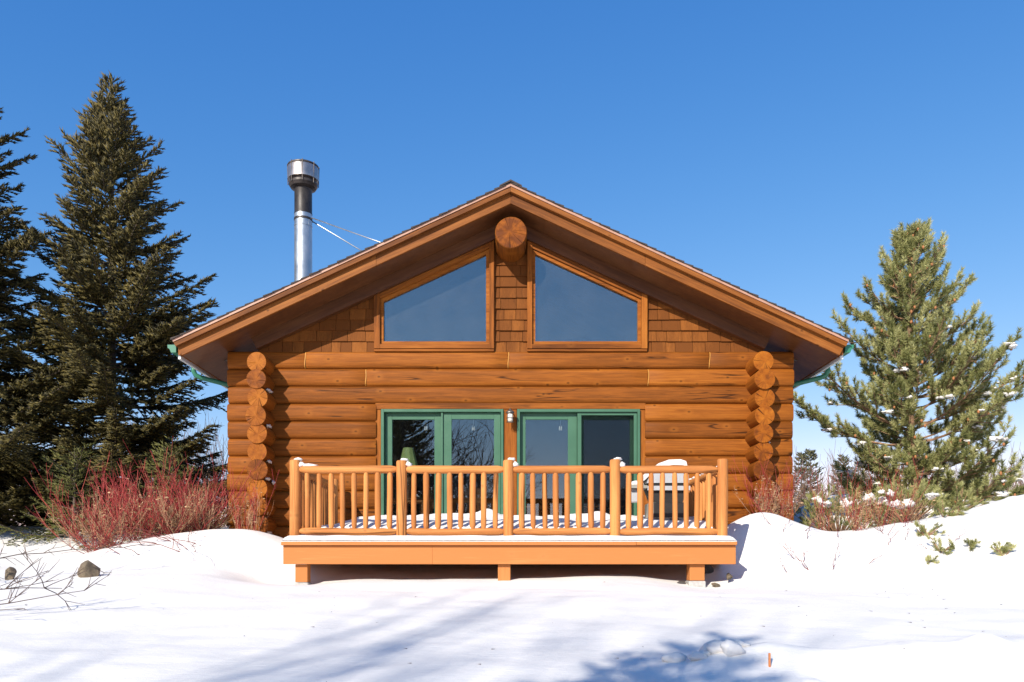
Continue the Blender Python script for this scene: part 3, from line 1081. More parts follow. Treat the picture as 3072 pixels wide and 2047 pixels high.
PY = -2.42
post_x = [-2.746, -1.388, -.028, 1.329, 2.695]
post_top = [2.812, 2.805, 2.812, 2.818, 2.825]
def rail_post(x, y, zt, r, seed):
    me = round_rail(zt - DZ - .002, r, seed, taper=.016, n=16, wob=.006, tip=.82)
    return obj('rail_post', me, deck, axis_m((x, y, DZ + .002), (x, y, zt), (0, 1, 0)))
for i, x in enumerate(post_x): rail_post(x, PY, post_top[i], .067, i + 1)
for i, x in enumerate((-2.735, 2.69)): rail_post(x, -.26, 2.80, .064, 11 + i)

bal_mesh = [round_rail(.735, random.choice((.033, .036, .0385)), 30 + i, taper=.06, n=12, wob=.007, tip=.62) for i in range(7)]
TZ, BZ = 2.692, 1.903
def railing(p0, p1, n, pitch, seed):
    p0, p1 = Vector(p0), Vector(p1)
    d = (p1 - p0).normalized()
    L = (p1 - p0).length
    up = Vector((0, 0, 1))
    a, b = p0 + d * .05, p1 - d * .05
    top = obj('top_rail', round_rail((b - a).length, .051, seed, taper=.09, wob=.009, tip=.5), deck, axis_m(a + up * TZ, b + up * TZ))
    bot = obj('bottom_rail', round_rail((b - a).length, .046, seed + 3, taper=.09, wob=.012, tip=.5), deck, axis_m(a + up * BZ, b + up * BZ))
    for i in range(n):
        q = p0 + d * (L / 2 + (i - (n - 1) / 2) * pitch + random.uniform(-.008, .008))
        e = Vector((random.uniform(-.008, .008), random.uniform(-.006, .006), 0))
        obj('baluster', random.choice(bal_mesh), top, axis_m(q + up * (BZ + .028), q + e + up * (BZ + .028 + .735), (math.sin(i * 2.3), math.cos(i * 2.3), 0)))
for i in range(4): railing((post_x[i], PY, 0), (post_x[i + 1], PY, 0), 8, .1475, 40 + i * 5)
for x, s in ((-2.74, 71), (2.692, 81)): railing((x, PY, 0), (x, -.26, 0), 13, .148, s)

# ---------------------------------------------------------------- snow lying on the deck
def deck_snow(x, y):
    e = min(x - (DX0 + .0), DX1 - x, y + 2.575)
    edge = max(0, min(1, e / .07)) ** .5
    t = .078 + .24 * sstep(-2.5, -1.5, y) + .14 * sstep(-1.7, -.3, y)
    t *= 1 - .35 * sstep(-2.0, -2.8, x) * sstep(-2.3, -1.8, y)
    t += (.05 * mnoise.noise(Vector((x * 2.3, y * 2.6, 2))) + .03 * mnoise.noise(Vector((x * 5.5, y * 5, 9)))) * sstep(-2.45, -1.7, y)
    t += .012 * mnoise.noise(Vector((x * 3, y * 6, 4)))
    t += .09 * math.exp(-((x + .35) ** 2 + (y + .55) ** 2) / .03) + .08 * math.exp(-((x - 1.28) ** 2 + (y + .8) ** 2) / .03)
    return DZ + .003 + max(.012, t) * edge
sx = np.linspace(DX0 + .004, DX1 - .004, 160)
sy = np.concatenate([np.linspace(-2.572, -2.42, 14), np.linspace(-2.40, -.004, 66)])
V = [(x, y, deck_snow(x, y)) for y in sy for x in sx]
nX, nY = len(sx), len(sy)
F = [(j * nX + i, j * nX + i + 1, (j + 1) * nX + i + 1, (j + 1) * nX + i) for j in range(nY - 1) for i in range(nX - 1)]
def skirt(idx):
    b = len(V)
    for k in idx: V.append((V[k][0], V[k][1], DZ + .0025))
    for k in range(len(idx) - 1): F.append((idx[k], b + k, b + k + 1, idx[k + 1]))
skirt([i for i in range(nX)][::-1])
skirt([j * nX for j in range(nY)])
skirt([j * nX + nX - 1 for j in range(nY)][::-1])
skirt([(nY - 1) * nX + i for i in range(nX)])
tag(obj('deck_snow', np_mesh('deck_snow', V, np.array(F), M['snow2'], smooth=True)), 'drifted snow lying deep on the deck behind the railing', 'snow', kind='stuff')

# small snow left on the posts, rails and in the log notches
mb = MB()
for i, x in enumerate(post_x[:4]):
    mb.blob((x + .085, PY + .01, TZ + .062), (.05, .05, .035), i + 3, .5)
    mb.blob((x + .035, PY + .02, post_top[i] + .012), (.05, .045, .022), i + 8, .5)
    if i == 0: mb.blob((x + .17, PY + .01, TZ + .052), (.13, .045, .022), 5, .4)
for i in range(26):
    bx = post_x[i % 4] + .16 + 1.03 * random.random()
    mb.blob((bx, PY + .012, BZ + .045), (.045, .032, .02), i, .5, 10, 6)
for i in range(8):
    mb.blob((2.69, -2.2 + i * .25, TZ + .05), (.04, .09, .022), i + 40, .5, 10, 6)
tag(mb.build('railing_snow', M['snow2'], smooth=True), 'scraps of snow left on the railing posts and rails', 'snow', kind='stuff')
mb = MB()
for s in (-1, 1):
    for k in range(10):
        z = 4.585 - (k + .5) * PITCH
        x = s * 3.87 + .105
        if random.random() < .35: continue
        mb.blob((x, -.19 + random.uniform(-.05, .05), z + .018), (.030, .11, .022), k + 20 * s, .9, 12, 9, freq=3.0)
        if random.random() < .5: mb.blob((x + .03, -.04, z - .01), (.026, .04, .03), k + 3 * s, .8, 10, 7)
tag(mb.build('notch_snow', M['snow2'], smooth=True), 'bits of snow caught in the notches of the log corners', 'snow', kind='stuff')

# ================================================================== things on and behind the deck
gr = empty('gas_grill', (2.2, -1.35, 1.95), 'grey and black gas grill under a cap of snow on the deck', 'grill')
GX, GY, GZ = 2.17, -1.35, 0
def gpoly(pts, y0, y1): return MB().poly_y([(GX + a, b) for a, b in pts], GY + y0, GY + y1)
gpoly([(-.24, 1.80), (.26, 1.80), (.26, 2.34), (-.24, 2.34)], -.25, .25).build('cart', M['grill_grey'], gr)
gpoly([(-.17, 2.342), (.20, 2.342), (.27, 2.60), (-.27, 2.60)], -.255, .27).build('firebox', M['grill_black'], gr)
gpoly([(-.20, 2.13), (.24, 2.13), (.24, 2.338), (-.20, 2.338)], -.256, -.251).build('shadow_panel', M['grill_black'], gr)
lid = gpoly([(-.30, 2.603), (.28, 2.603), (.275, 2.70), (.25, 2.80), (.20, 2.835), (.06, 2.84), (-.06, 2.82), (-.18, 2.77), (-.27, 2.69)], -.28, .30).build('lid', M['grill_lid'], gr, angle=30)
gpoly([(-.33, 2.64), (-.20, 2.775), (-.07, 2.83), (.06, 2.85), (.20, 2.845), (.26, 2.81), (.235, 2.90), (.16, 2.925), (.0, 2.92), (-.14, 2.87), (-.26, 2.77)], -.30, .31).build('snow_cap', M['snow2'], gr, angle=60)
gpoly([(-.29, 2.50), (.29, 2.50), (.29, 2.56), (-.29, 2.56)], -.31, -.257).build('front_rail', M['grill_lid'], gr)
gpoly([(-.52, 2.54), (-.275, 2.54), (-.275, 2.58), (-.52, 2.58)], -.2, .2).build('side_shelf', M['grill_grey'], gr)
gpoly([(-.50, 2.36), (-.36, 2.36), (-.32, 2.535), (-.52, 2.535)], -.12, .12).build('side_burner_box', M['grill_lid'], gr)
MB().blob((GX - .40, GY, 2.60), (.12, .19, .05), 4, .4).build('shelf_snow', M['snow2'], gr, smooth=True)
for j in range(2):
    for i in range(4):
        MB().box(GX - .19 + j * .21, GX - .06 + j * .21, GY - .259, GY - .2505, 2.03 + i * .024, 2.042 + i * .024).build('vent_slot', M['grill_black'], gr)
for x in (-.27, .28):
    MB().tube([(GX + x, GY - .23, 1.84), (GX + x, GY - .17, 1.84)], .06, 14).build('wheel', M['grill_black'], gr)

tl = empty('table_lamp', (-1.66, .33, 2.515), 'table lamp with a pale green pleated shade behind the left door glass', 'lamp')
def shade(n=10):
    mb = MB()
    prof = [(.185, 2.98), (.085, 3.365)]
    mb.lathe(prof[:1] + prof[1:], 10, (-1.66, .33, 0))
    return mb
shade().build('shade', M['lampshade'], tl)
MB().lathe([(.09, 2.52), (.10, 2.54), (.03, 2.60), (.06, 2.72), (.05, 2.85), (.015, 2.92), (.012, 3.0)], 16, (-1.66, .33, 0)).build('base', M['furn'], tl, smooth=True)
st = empty('side_table', (-1.68, .62, 1.77), 'small dark side table behind the left door glass, under the lamp', 'table')
MB().box(-1.95, -1.36, .20, .72, 2.475, 2.515, bev=.008).build('table_top', M['furn'], st)
for x in (-1.90, -1.41):
    for y in (.24, .68): MB().box(x - .022, x + .022, y - .022, y + .022, 1.766, 2.474).build('leg', M['furn'], st)
def chair(x, y, label, ang):
    c = empty('wooden_chair', (x, y, 1.767), label, 'chair', 'wooden chairs inside')
    R = Matrix.Translation((x, y, 1.767)) @ Matrix.Rotation(ang, 4, 'Z')
    prof = [(-.21, .62), (.21, .62), (.22, .85), (.17, .97), (.06, 1.02), (-.06, 1.02), (-.17, .97), (-.22, .85)]
    MB().poly_y(prof, -.23, -.20).build('backrest', M['furn'], c, R)
    MB().box(-.22, .22, -.2, .22, .44, .47, bev=.01).build('seat', M['furn'], c, R)
    for sx_ in (-.19, .19):
        for sy_ in (-.215, .19): MB().box(sx_ - .02, sx_ + .02, sy_ - .015, sy_ + .015, .0, .62 if sy_ < 0 else .439).build('leg', M['furn'], c, R)
chair(-.68, .95, 'round-backed wooden chair behind the second door pane from the left', .1)
chair(-1.20, 1.05, 'round-backed wooden chair beside the side table, behind the first door pane', -.3)
dt = empty('dining_table', (.2, 2.0, 1.767), 'long dark dining table inside, behind the right patio door', 'table')
MB().box(-.2, 2.0, 1.4, 2.3, 2.47, 2.51, bev=.01).build('table_top', M['furn'], dt)
for x in (-.1, 1.9):
    for y in (1.5, 2.2): MB().box(x - .04, x + .04, y - .04, y + .04, 1.767, 2.469).build('leg', M['furn'], dt)
for x, lab in ((-1.36, 'tiny white hanging ornament in the first door pane from the left'), (-.60, 'tiny white hanging ornament in the second door pane from the left'), (.80, 'tiny white hanging ornament in the third door pane from the left')):
    wc = empty('hanging_ornament', (x, .21, 3.60), lab, 'ornament', 'ornaments hanging in the door glass')
    MB().tube([(x, .21, 3.88), (x, .21, 3.70)], .002, 4).build('string', M['milk'], wc)
    m2 = MB()
    for e in (-.014, .014): m2.lathe([(0, 3.71), (.008, 3.69), (.013, 3.635), (0, 3.63)], 8, (x + e, .21, 0))
    m2.build('bell', M['milk'], wc, smooth=True)

# ================================================================== rocks, stake
def rock(name, c, r, seed, label, mat='rock', cat='rock'):
    mb = MB().blob(c, r, seed, .35, 9, 6, freq=1.3)
    fr_ = random.Random(seed)
    for _ in range(11):                                  # cleave flat facets
        d = Vector((fr_.uniform(-1, 1), fr_.uniform(-1, .3), fr_.uniform(-.3, 1))).normalized()
        lim = fr_.uniform(.42, .68)
        for i_, p_ in enumerate(mb.v):
            q_ = Vector(((p_[0] - c[0]) / r[0], (p_[1] - c[1]) / r[1], (p_[2] - c[2]) / r[2]))
            e_ = q_.dot(d) - lim
            if e_ > 0:
                q_ -= d * e_
                mb.v[i_] = (c[0] + q_.x * r[0], c[1] + q_.y * r[1], c[2] + q_.z * r[2])
    # flatten a few facets
    o = mb.build(name, M[mat])
    return tag(o, label, cat, 'rocks in the snow')
rock('rock', (-5.08, -3.0, ground(-5.08, -3.0) + .10), (.15, .12, .14), 3, 'square brown rock poking out of the snow below the large red shrub')
rock('rock', (-6.0, -3.0, ground(-6.0, -3.0) + .07), (.09, .08, .11), 5, 'small brown rock at the left edge beside the bare dark twigs')
rock('rock', (2.60, -2.44, ground(2.60, -2.44) + .03), (.075, .06, .04), 7, 'tan rock just right of the right deck support post')
rock('rock', (2.80, -2.36, ground(2.80, -2.36) + .10), (.05, .05, .055), 9, 'tan knobbly stone below the right corner of the deck')
rock('rock', (2.18, -2.36, ground(2.18, -2.36) + .01), (.10, .07, .035), 12, 'dark flat rock just left of the right deck support post', 'rock_dark')
rock('rock', (2.62, -1.9, ground(2.62, -1.9) + .06), (.18, .12, .10), 15, 'dark rock in the shade under the right end of the deck', 'rock_dark')
zs = ground(1.70, -7.3)
stk = empty('marker_stake', (1.70, -7.3, zs), 'thin orange-tipped stake standing in the near snow at bottom right', 'stake')
MB().box(1.694, 1.706, -7.306, -7.294, zs - .05, zs + .09).build('tip', M['stake'], stk)
MB().tube([(1.70, -7.3, zs - .2), (1.70, -7.3, zs - .048)], .005, 6).build('shaft', M['milk'], stk)


mb = MB()
for i in range(16):
    x, y = random.gauss(1.42, .16), random.gauss(-7.08, .09)
    q = random.uniform(.02, .075)
    mb.blob((x, y, ground(x, y) + q * .3), (q * random.uniform(.8, 1.6), q, q * .8), i, .5, 14, 9, freq=1.4)
for i in range(9):
    x, y = random.uniform(7.2, 8.6), random.uniform(.6, 1.8)
    q = random.uniform(.12, .32)
    mb.blob((x, y, ground(x, y) + q * .3), (q * random.uniform(.9, 1.6), q, q * .7), i + 30, .7, 16, 10, freq=1.5)
tag(mb.build('snow_lumps', M['snow2'], smooth=True), 'broken lumps of snow on the near drift and on the bank at right', 'snow', kind='stuff')


# ================================================================== vegetation generators
def norm(a): return a / (np.linalg.norm(a, axis=-1, keepdims=True) + 1e-9)


def perp(d):
    ref = np.where(np.abs(d[:, 2:3]) < .9, np.array([[0, 0, 1.0]]), np.array([[1.0, 0, 0]]))
    u = norm(np.cross(d, ref))
    return u, np.cross(d, u)


def fingers(P, D, L, R):
    """needle-clad shoots: slim three-sided spindles"""
    n = len(P)
    D = norm(D)
    u, w = perp(D)
    ph = rng.uniform(0, 6.28, n)
    V = np.zeros((n, 4, 3))
    for k in range(3):
        a = ph + k * 2.0944
        V[:, k] = P + (np.cos(a)[:, None] * u + np.sin(a)[:, None] * w) * R[:, None]
    V[:, 3] = P + D * L[:, None]
    base = (np.arange(n) * 4)[:, None]
    F = np.concatenate([base + np.array([[0, 1, 3]]), base + np.array([[1, 2, 3]]), base + np.array([[2, 0, 3]])])
    r = np.repeat(rng.uniform(0, 1, n), 4)
    return V.reshape(-1, 3), F, r


def needles(P, D, L, nn, nl, width, ang=(.35, 1.05)):
    """tufts of long needles round shoots of length L"""
    n = len(P)
    D = norm(D)
    P = np.repeat(P, nn, 0)
    Dr = np.repeat(D, nn, 0)
    Lr = np.repeat(L, nn)
    m = n * nn
    t = rng.uniform(0, 1, m)
    u, w = perp(Dr)
    ph = rng.uniform(0, 6.28, m)
    an = rng.uniform(ang[0], ang[1], m) * (1.15 - .55 * t)
    out = np.cos(ph)[:, None] * u + np.sin(ph)[:, None] * w
    nd = Dr * np.cos(an)[:, None] + out * np.sin(an)[:, None]
    b = P + Dr * (Lr * t)[:, None]
    ln = nl * rng.uniform(.7, 1.2, m)
    side = norm(np.cross(nd, rng.normal(size=(m, 3)))) * (width / 2)
    V = np.zeros((m, 3, 3))
    V[:, 0] = b - side
    V[:, 1] = b + side
    V[:, 2] = b + nd * ln[:, None]
    F = np.arange(m * 3).reshape(-1, 3)
    r = np.repeat(np.repeat(rng.uniform(0, .75, n), nn) + rng.uniform(0, .25, m), 3)
    return V.reshape(-1, 3), F, r


def spruce(name, base, H, R, label, seed, h0=.35, dens=1.0, mat='spruce', fl=(.07, .13), fr=.014, bend=(0, 0), group=None, power=.85, branch_n=6, skip=None):
    global rng
    rng = np.random.default_rng(seed)
    base = np.array(base, float)
    t = empty(name, tuple(base), label, 'tree', group)
    wood = MB()
    tr = max(.035, H * .0135)
    wood.tube([base + np.array([bend[0] * q * q, bend[1] * q * q, H * q]) for q in np.linspace(-.02, .985, 12)],
              [tr * (1 - q) ** .8 + .006 for q in np.linspace(0, .99, 12)], 8)
    tw = wood.build('trunk', M['bark'], t, smooth=True)
    tw = MB()
    P, D, Ls = [], [], []
    h = h0
    while h < H - .12:
        q = h / H
        nb = max(3, int(round(branch_n * (1 - .35 * q) + rng.uniform(-1, 1))))
        a0 = rng.uniform(0, 6.28)
        for k in range(nb):
            az = a0 + k * 6.283 / nb + rng.normal(0, .25)
            L = R * (1 - q) ** power * rng.choice([rng.uniform(.55, .85), rng.uniform(.85, 1.2)]) + .08
            if q < .12: L *= .75 + 2 * q
            hh = h + rng.uniform(-.09, .09)
            a = -.22 + 1.25 * q ** 1.25 + rng.normal(0, .07)
            c = .20 * (1 - q)
            dirh = np.array([math.cos(az), math.sin(az), 0])
            side = np.array([-math.sin(az), math.cos(az), 0])
            org = base + np.array([bend[0] * q * q, bend[1] * q * q, hh])
            if skip and skip(org + dirh * L): continue
            sag = -.10 * (1 - q) * rng.uniform(.3, 1.3)
            def pt(s): return org + dirh * (L * s) + np.array([0, 0, L * (a * s + c * s * s + sag * math.sin(s * 3.14))])
            ss = np.linspace(0, 1, 6)
            tw.tube([pt(s) for s in ss], [max(.004, .012 * L) * (1 - .8 * s) + .003 for s in ss], 4, cap=False)
            # side shoots
            ns = max(3, int(L / .085 * dens))
            for j in range(ns):
                s = .16 + .84 * (j + rng.uniform(0, 1)) / ns
                sg = 1 if (j % 2) else -1
                l2 = (.13 + .36 * L * (1 - s) * min(1, s * 2.6)) * rng.uniform(.6, 1.2)
                l2 = min(l2, .75)
                d2 = dirh * .75 + side * sg * rng.uniform(.55, 1.0) + np.array([0, 0, a * .6 + c * s + rng.normal(-.12 * (1 - q), .18)])
                d2 /= np.linalg.norm(d2)
                p2 = pt(s)
                nf = max(2, int(l2 / .042 * dens))
                tt = (np.arange(nf) + rng.uniform(0, 1, nf)) / nf
                drop = np.zeros((nf, 3)); drop[:, 2] = -.30 * l2 * tt * tt * (1 - q)
                pp = p2 + d2 * (l2 * tt)[:, None] + drop
                sgn = np.where(np.arange(nf) % 2, 1, -1)[:, None]
                sv = np.cross(d2, np.array([0, 0, 1.0]))
                dd = d2 * 1.0 + sv * sgn * rng.uniform(.3, .95, (nf, 1)) + rng.normal(0, .22, (nf, 3)) + np.array([0, 0, .10 + .35 * q])
                P.append(pp); D.append(dd)
                P.append((p2 + d2 * l2 * .85)[None]); D.append(d2[None] + np.array([[0, 0, .12]]))
            P.append(pt(.97)[None]); D.append((dirh + np.array([0, 0, a + 2 * c]))[None])
        h += (.34 - .16 * q) * rng.uniform(.7, 1.3) / max(.7, dens ** .3) * (H / 10) ** .35
    # leader
    top = base + np.array([bend[0], bend[1], H])
    for k in range(7):
        P.append((top - np.array([0, 0, .06 * k + .06]))[None]); az = rng.uniform(0, 6.28)
        D.append(np.array([[.35 * math.cos(az), .35 * math.sin(az), 1]]) if k else np.array([[0, 0, 1.0]]))
    P = np.concatenate(P); D = np.concatenate(D)
    L = rng.uniform(fl[0], fl[1], len(P))
    L[-7:] = .24
    V, F, r = fingers(P, D, L, rng.uniform(.75, 1.25, len(P)) * fr)
    obj('crown', np_mesh('crown', V, F, M[mat], r), t)
    tw.build('branches', M['bark'], t)
    return t, len(F)


def pine(name, base, H, R, label, seed):
    global rng
    rng = np.random.default_rng(seed)
    base = np.array(base, float)
    t = empty(name, tuple(base), label, 'tree')
    def trunk(q): return base + np.array([-.10 * math.sin(q * 3), .05 * q, H * q])
    MB().tube([trunk(q) for q in np.linspace(-.06, .96, 14)], [.085 * (1 - q) ** .8 + .012 for q in np.linspace(0, .97, 14)], 10).build('trunk', M['pine_bark'], t, smooth=True)
    tw, sn, cn = MB(), MB(), MB()
    P, D, L = [], [], []
    h = .22
    while h < H - .15:
        q = h / H
        nb = 6
        a0 = rng.uniform(0, 6.28)
        for k in range(nb):
            az = a0 + k * 6.283 / nb + rng.normal(0, .22)
            Lb = R * min((1.02 - q) ** .70, 1.02 * (1.03 - q)) * rng.uniform(.55, 1.12) * (1.0 if q > .2 else .9)
            if math.cos(az) < -.2 and q < .5: Lb *= .60
            if math.cos(az) < -.85 and .26 < q < .36: Lb = 2.0
            dirh = np.array([math.cos(az), math.sin(az), 0])
            side = np.array([-math.sin(az), math.cos(az), 0])
            a = .05 + .62 * q + rng.normal(0, .08)
            c = .28
            org = trunk(q) + np.array([0, 0, rng.uniform(-.08, .08)])
            sb = rng.normal(0, .15)
            def pt(s): return org + dirh * (Lb * s) + side * (sb * Lb * s * s) + np.array([0, 0, Lb * (a * s - .25 * s * (1 - s) + c * s * s)])
            ss = np.linspace(0, 1, 6)
            tw.tube([pt(s) for s in ss], [.020 * (1 - .7 * s) * (.6 + Lb * .4) for s in ss], 5, cap=False)
            ns = max(4, int(Lb / .095))
            for j in range(ns + 1):
                s = .30 + .70 * j / ns
                p = pt(min(1, s))
                sg = 1 if j % 2 else -1
                l2 = min(.55, .12 + .40 * Lb * (1 - s)) * rng.uniform(.7, 1.2)
                d2 = norm(dirh * .8 + side * sg * rng.uniform(.4, 1.0) + np.array([0, 0, .35 + .4 * q + rng.normal(0, .2)]))
                if j == ns: d2 = norm(dirh + np.array([0, 0, 1.0]))
                e = p + d2 * l2
                tw.tube([p, e], [.008, .006], 4, cap=False)
                nt_ = max(1, int(l2 / .10))
                for z in range(nt_):
                    o = p + d2 * l2 * (z + .6) / nt_
                    P.append(o); D.append(d2 * .6 + rng.normal(0, .4, 3) + np.array([0, 0, .75])); L.append(rng.uniform(.10, .16))
                P.append(e); D.append(d2 * .6 + np.array([0, 0, .9])); L.append(rng.uniform(.13, .20))
                if rng.uniform() < .12:
                    cn.blob(tuple(e + np.array([rng.uniform(-.05, .05), -.05, -.01])), (.022, .022, .032), int(rng.integers(99)), .2, 7, 5)
                if q < .60 and rng.uniform() < (.16 - .22 * q) * (1.5 if dirh[0] > 0 else .8):
                    sz = rng.uniform(.03, .075)
                    for _s in range(5):
                        sn.blob(tuple(e + d2 * .02 + np.array([0, -.02, .03]) + rng.normal(0, sz * .7, 3) * np.array([1.2, 1, .3])), (sz * rng.uniform(.5, 1.1), sz * .7, sz * rng.uniform(.25, .5)), int(rng.integers(999)), 1.0, 14, 9, freq=2.0)
        h += (.36 - .16 * q) * rng.uniform(.8, 1.2)
    for k in range(26):
        q = 1 - .012 * k
        az = rng.uniform(0, 6.28)
        P.append(trunk(q) + np.array([0, 0, -.05])); D.append(np.array([.55 * math.cos(az), .55 * math.sin(az), 1])); L.append(.18)
    V, F, r = needles(np.array(P), np.array(D), np.array(L), 84, .086, .012, (.6, 1.35))
    obj('crown', np_mesh('crown', V, F, M['pine'], r), t)
    tw.build('branches', M['pine_bark'], t)
    sn.build('snow_clumps', M['snow2'], t, smooth=True)
    tag(cn.build('cones', M['cone'], t, smooth=True), kind='stuff')
    return t


def tubes_np(lines, n=3):
    """many thin polylines: list of (pts[k,3], radii[k]) -> one triangle/quad soup"""
    Vs, Fs, Rs = [], [], []
    o = 0
    for pts, rad in lines:
        k = len(pts)
        tg = norm(np.gradient(pts, axis=0))
        u, w = perp(tg)
        for j in range(n):
            a = 2 * math.pi * j / n
            Vs.append(pts + (u * math.cos(a) + w * math.sin(a)) * rad[:, None])
        idx = o + np.arange(k * n).reshape(n, k)
        for j in range(n):
            j2 = (j + 1) % n
            Fs.append(np.stack([idx[j, :-1], idx[j, 1:], idx[j2, 1:], idx[j2, :-1]], 1))
        Rs.append(np.full(k * n, rng.uniform()))
        o += k * n
    return np.concatenate(Vs), np.concatenate(Fs), np.concatenate(Rs)


def shrub_lines(bases, nst, length, spread, up, fork, r0, curl=.5, fork_len=.45):
    lines = []
    for b in bases:
        for _ in range(nst):
            az = rng.uniform(0, 6.28)
            sp = spread * rng.uniform(.2, 1.0)
            d = np.array([math.cos(az) * sp, math.sin(az) * sp * .8, up * rng.uniform(.6, 1.1)])
            d /= np.linalg.norm(d)
            Ls = length * rng.uniform(.6, 1.1)
            k = 7
            s = np.linspace(0, 1, k)[:, None]
            w = rng.normal(0, .05, 3) * Ls
            pts = np.array(b) + rng.normal(0, .05, 3) * np.array([1, 1, 0]) + d * Ls * s + np.array([0, 0, 1]) * (curl * Ls * s * s * sp) + w * np.sin(s * 5)
            lines.append((pts, r0 * (1 - .6 * s[:, 0])))
            for _f in range(fork):
                i = rng.integers(2, k)
                p = pts[i]
                az2 = rng.uniform(0, 6.28)
                d2 = norm(d * .7 + np.array([math.cos(az2) * .55, math.sin(az2) * .55, .75]))
                l2 = fork_len * Ls * rng.uniform(.4, 1.1)
                s2 = np.linspace(0, 1, 4)[:, None]
                pp = p + d2 * l2 * s2 + np.array([0, 0, .18]) * l2 * s2 * s2
                lines.append((pp, r0 * .62 * (1 - .5 * s2[:, 0])))
                if rng.uniform() < .5:
                    p3 = pp[2]
                    d3 = norm(d2 + rng.normal(0, .45, 3) + np.array([0, 0, .3]))
                    lines.append((p3 + d3 * l2 * .5 * s2, r0 * .5 * (1 - .4 * s2[:, 0])))
    return lines


def leaves_np(P, size):
    n = len(P)
    d = norm(rng.normal(size=(n, 3)))
    u, w = perp(d)
    L = rng.uniform(.5, 1.2, n)[:, None] * size
    V = np.zeros((n, 4, 3))
    V[:, 0] = P; V[:, 1] = P + u * L * .5 + w * L * .22; V[:, 2] = P + u * L + d * L * .15; V[:, 3] = P + u * L * .5 - w * L * .22
    return V.reshape(-1, 3), np.arange(n * 4).reshape(-1, 4), np.repeat(rng.uniform(0, 1, n), 4)


def gz(x, y, dz=0): return (x, y, ground(x, y) + dz)


# ---------------------------------------------------------------- the big trees
spruce('spruce_tree', gz(-8.62, 4.6, -.05), 9.7, 3.45, 'tall dark spruce left of the cabin, its whole tip in view', 21, dens=2.4, fr=.0155, fl=(.06, .125), branch_n=7, power=1.0)
spruce('spruce_tree', gz(-11.0, 3.2, -.05), 10.35, 3.3, 'dark spruce at the left edge of the picture, cut off by the frame', 22, dens=2.2, fr=.016, fl=(.06, .125), branch_n=6, power=.95)
spruce('lit_lower_boughs', gz(-8.1, 2.2, -.1), 1.75, 1.15, 'small light green spruce standing in for sunlit lower boughs, behind the large red shrub, near the left edge', 23, dens=1.7, h0=.05, mat='spruce_lit', fl=(.05, .09), fr=.011)  # this small tree and the next are added for sunlit lower boughs
spruce('lit_lower_boughs', gz(-6.45, 2.6, -.1), 1.75, 1.15, 'small light green spruce standing in for sunlit lower boughs, below the tall spruce, nearer the cabin', 24, dens=1.7, h0=.05, mat='spruce_lit', fl=(.05, .09), fr=.011)
pine('pine_tree', gz(7.42, 2.0, -.1), 5.5, 2.3, 'bushy yellow-green pine with cones and clumps of snow right of the cabin', 31)

# ---------------------------------------------------------------- red twig shrubs
def dogwood(name, pts, label, seed, nst, length, spread, leaf_n, low=0, r0=.0050, tan=.4, curl=.4):
    global rng
    rng = np.random.default_rng(seed)
    x = sum(p[0] for p in pts) / len(pts); y = sum(p[1] for p in pts) / len(pts)
    t = empty(name, gz(x, y), label, 'shrub', 'red twig shrubs by the cabin')
    bases = [gz(px, py, -.03) for px, py in pts]
    red = shrub_lines(bases, nst, length, spread, 1.0, 5, r0, curl=curl)
    V, F, r = tubes_np(red)
    obj('red_stems', np_mesh('red_stems', V, F, M['red_stem'], r), t)
    tanl = shrub_lines(bases, max(1, int(nst * tan)), length * .72, spread * 1.1, .8, 5, r0 * .8, curl=.2)
    V, F, r = tubes_np(tanl)
    obj('tan_stems', np_mesh('tan_stems', V, F, M['tan_stem'], r), t)
    P = []
    for ln, _ in tanl: P.append(ln[rng.integers(0, len(ln), 2)])
    P = np.concatenate(P)
    P = P[rng.permutation(len(P))[:leaf_n]]
    V, F, r = leaves_np(P, .05)
    obj('dry_leaves', np_mesh('dry_leaves', V, F, M['dry_leaf'], r), t)
    return t

dogwood('red_twig_shrub', [(-6.0 + .17 * i + random.uniform(-.08, .08), -.55 + random.uniform(-.35, .3)) for i in range(9)] + [(-6.3, -.6), (-5.5, -.2), (-5.0, -.2)], 'large spreading shrub of bright red twigs left of the cabin corner', 41, 16, .90, 1.6, 1800, tan=1.0, r0=.0055, curl=.18)
dogwood('red_twig_shrub', [(-4.02, -.62), (-3.86, -.66)], 'small brown and red twiggy clump at the foot of the left log corner', 42, 9, .62, .32, 90, r0=.004, tan=1.2)
dogwood('red_twig_shrub', [(3.75, -.75), (4.05, -.7), (3.95, -.6)], 'tangled red and tan shrub at the foot of the right log corner', 43, 12, .60, .9, 400, tan=1.4, r0=.004)
dogwood('red_twig_shrub', [(4.7, -.6), (5.1, -.9), (5.5, -.8), (5.3, -.5), (5.8, -.9)], 'red twig shrub between the right cabin corner and the pine', 44, 8, .62, .9, 350, tan=1.2, r0=.004)


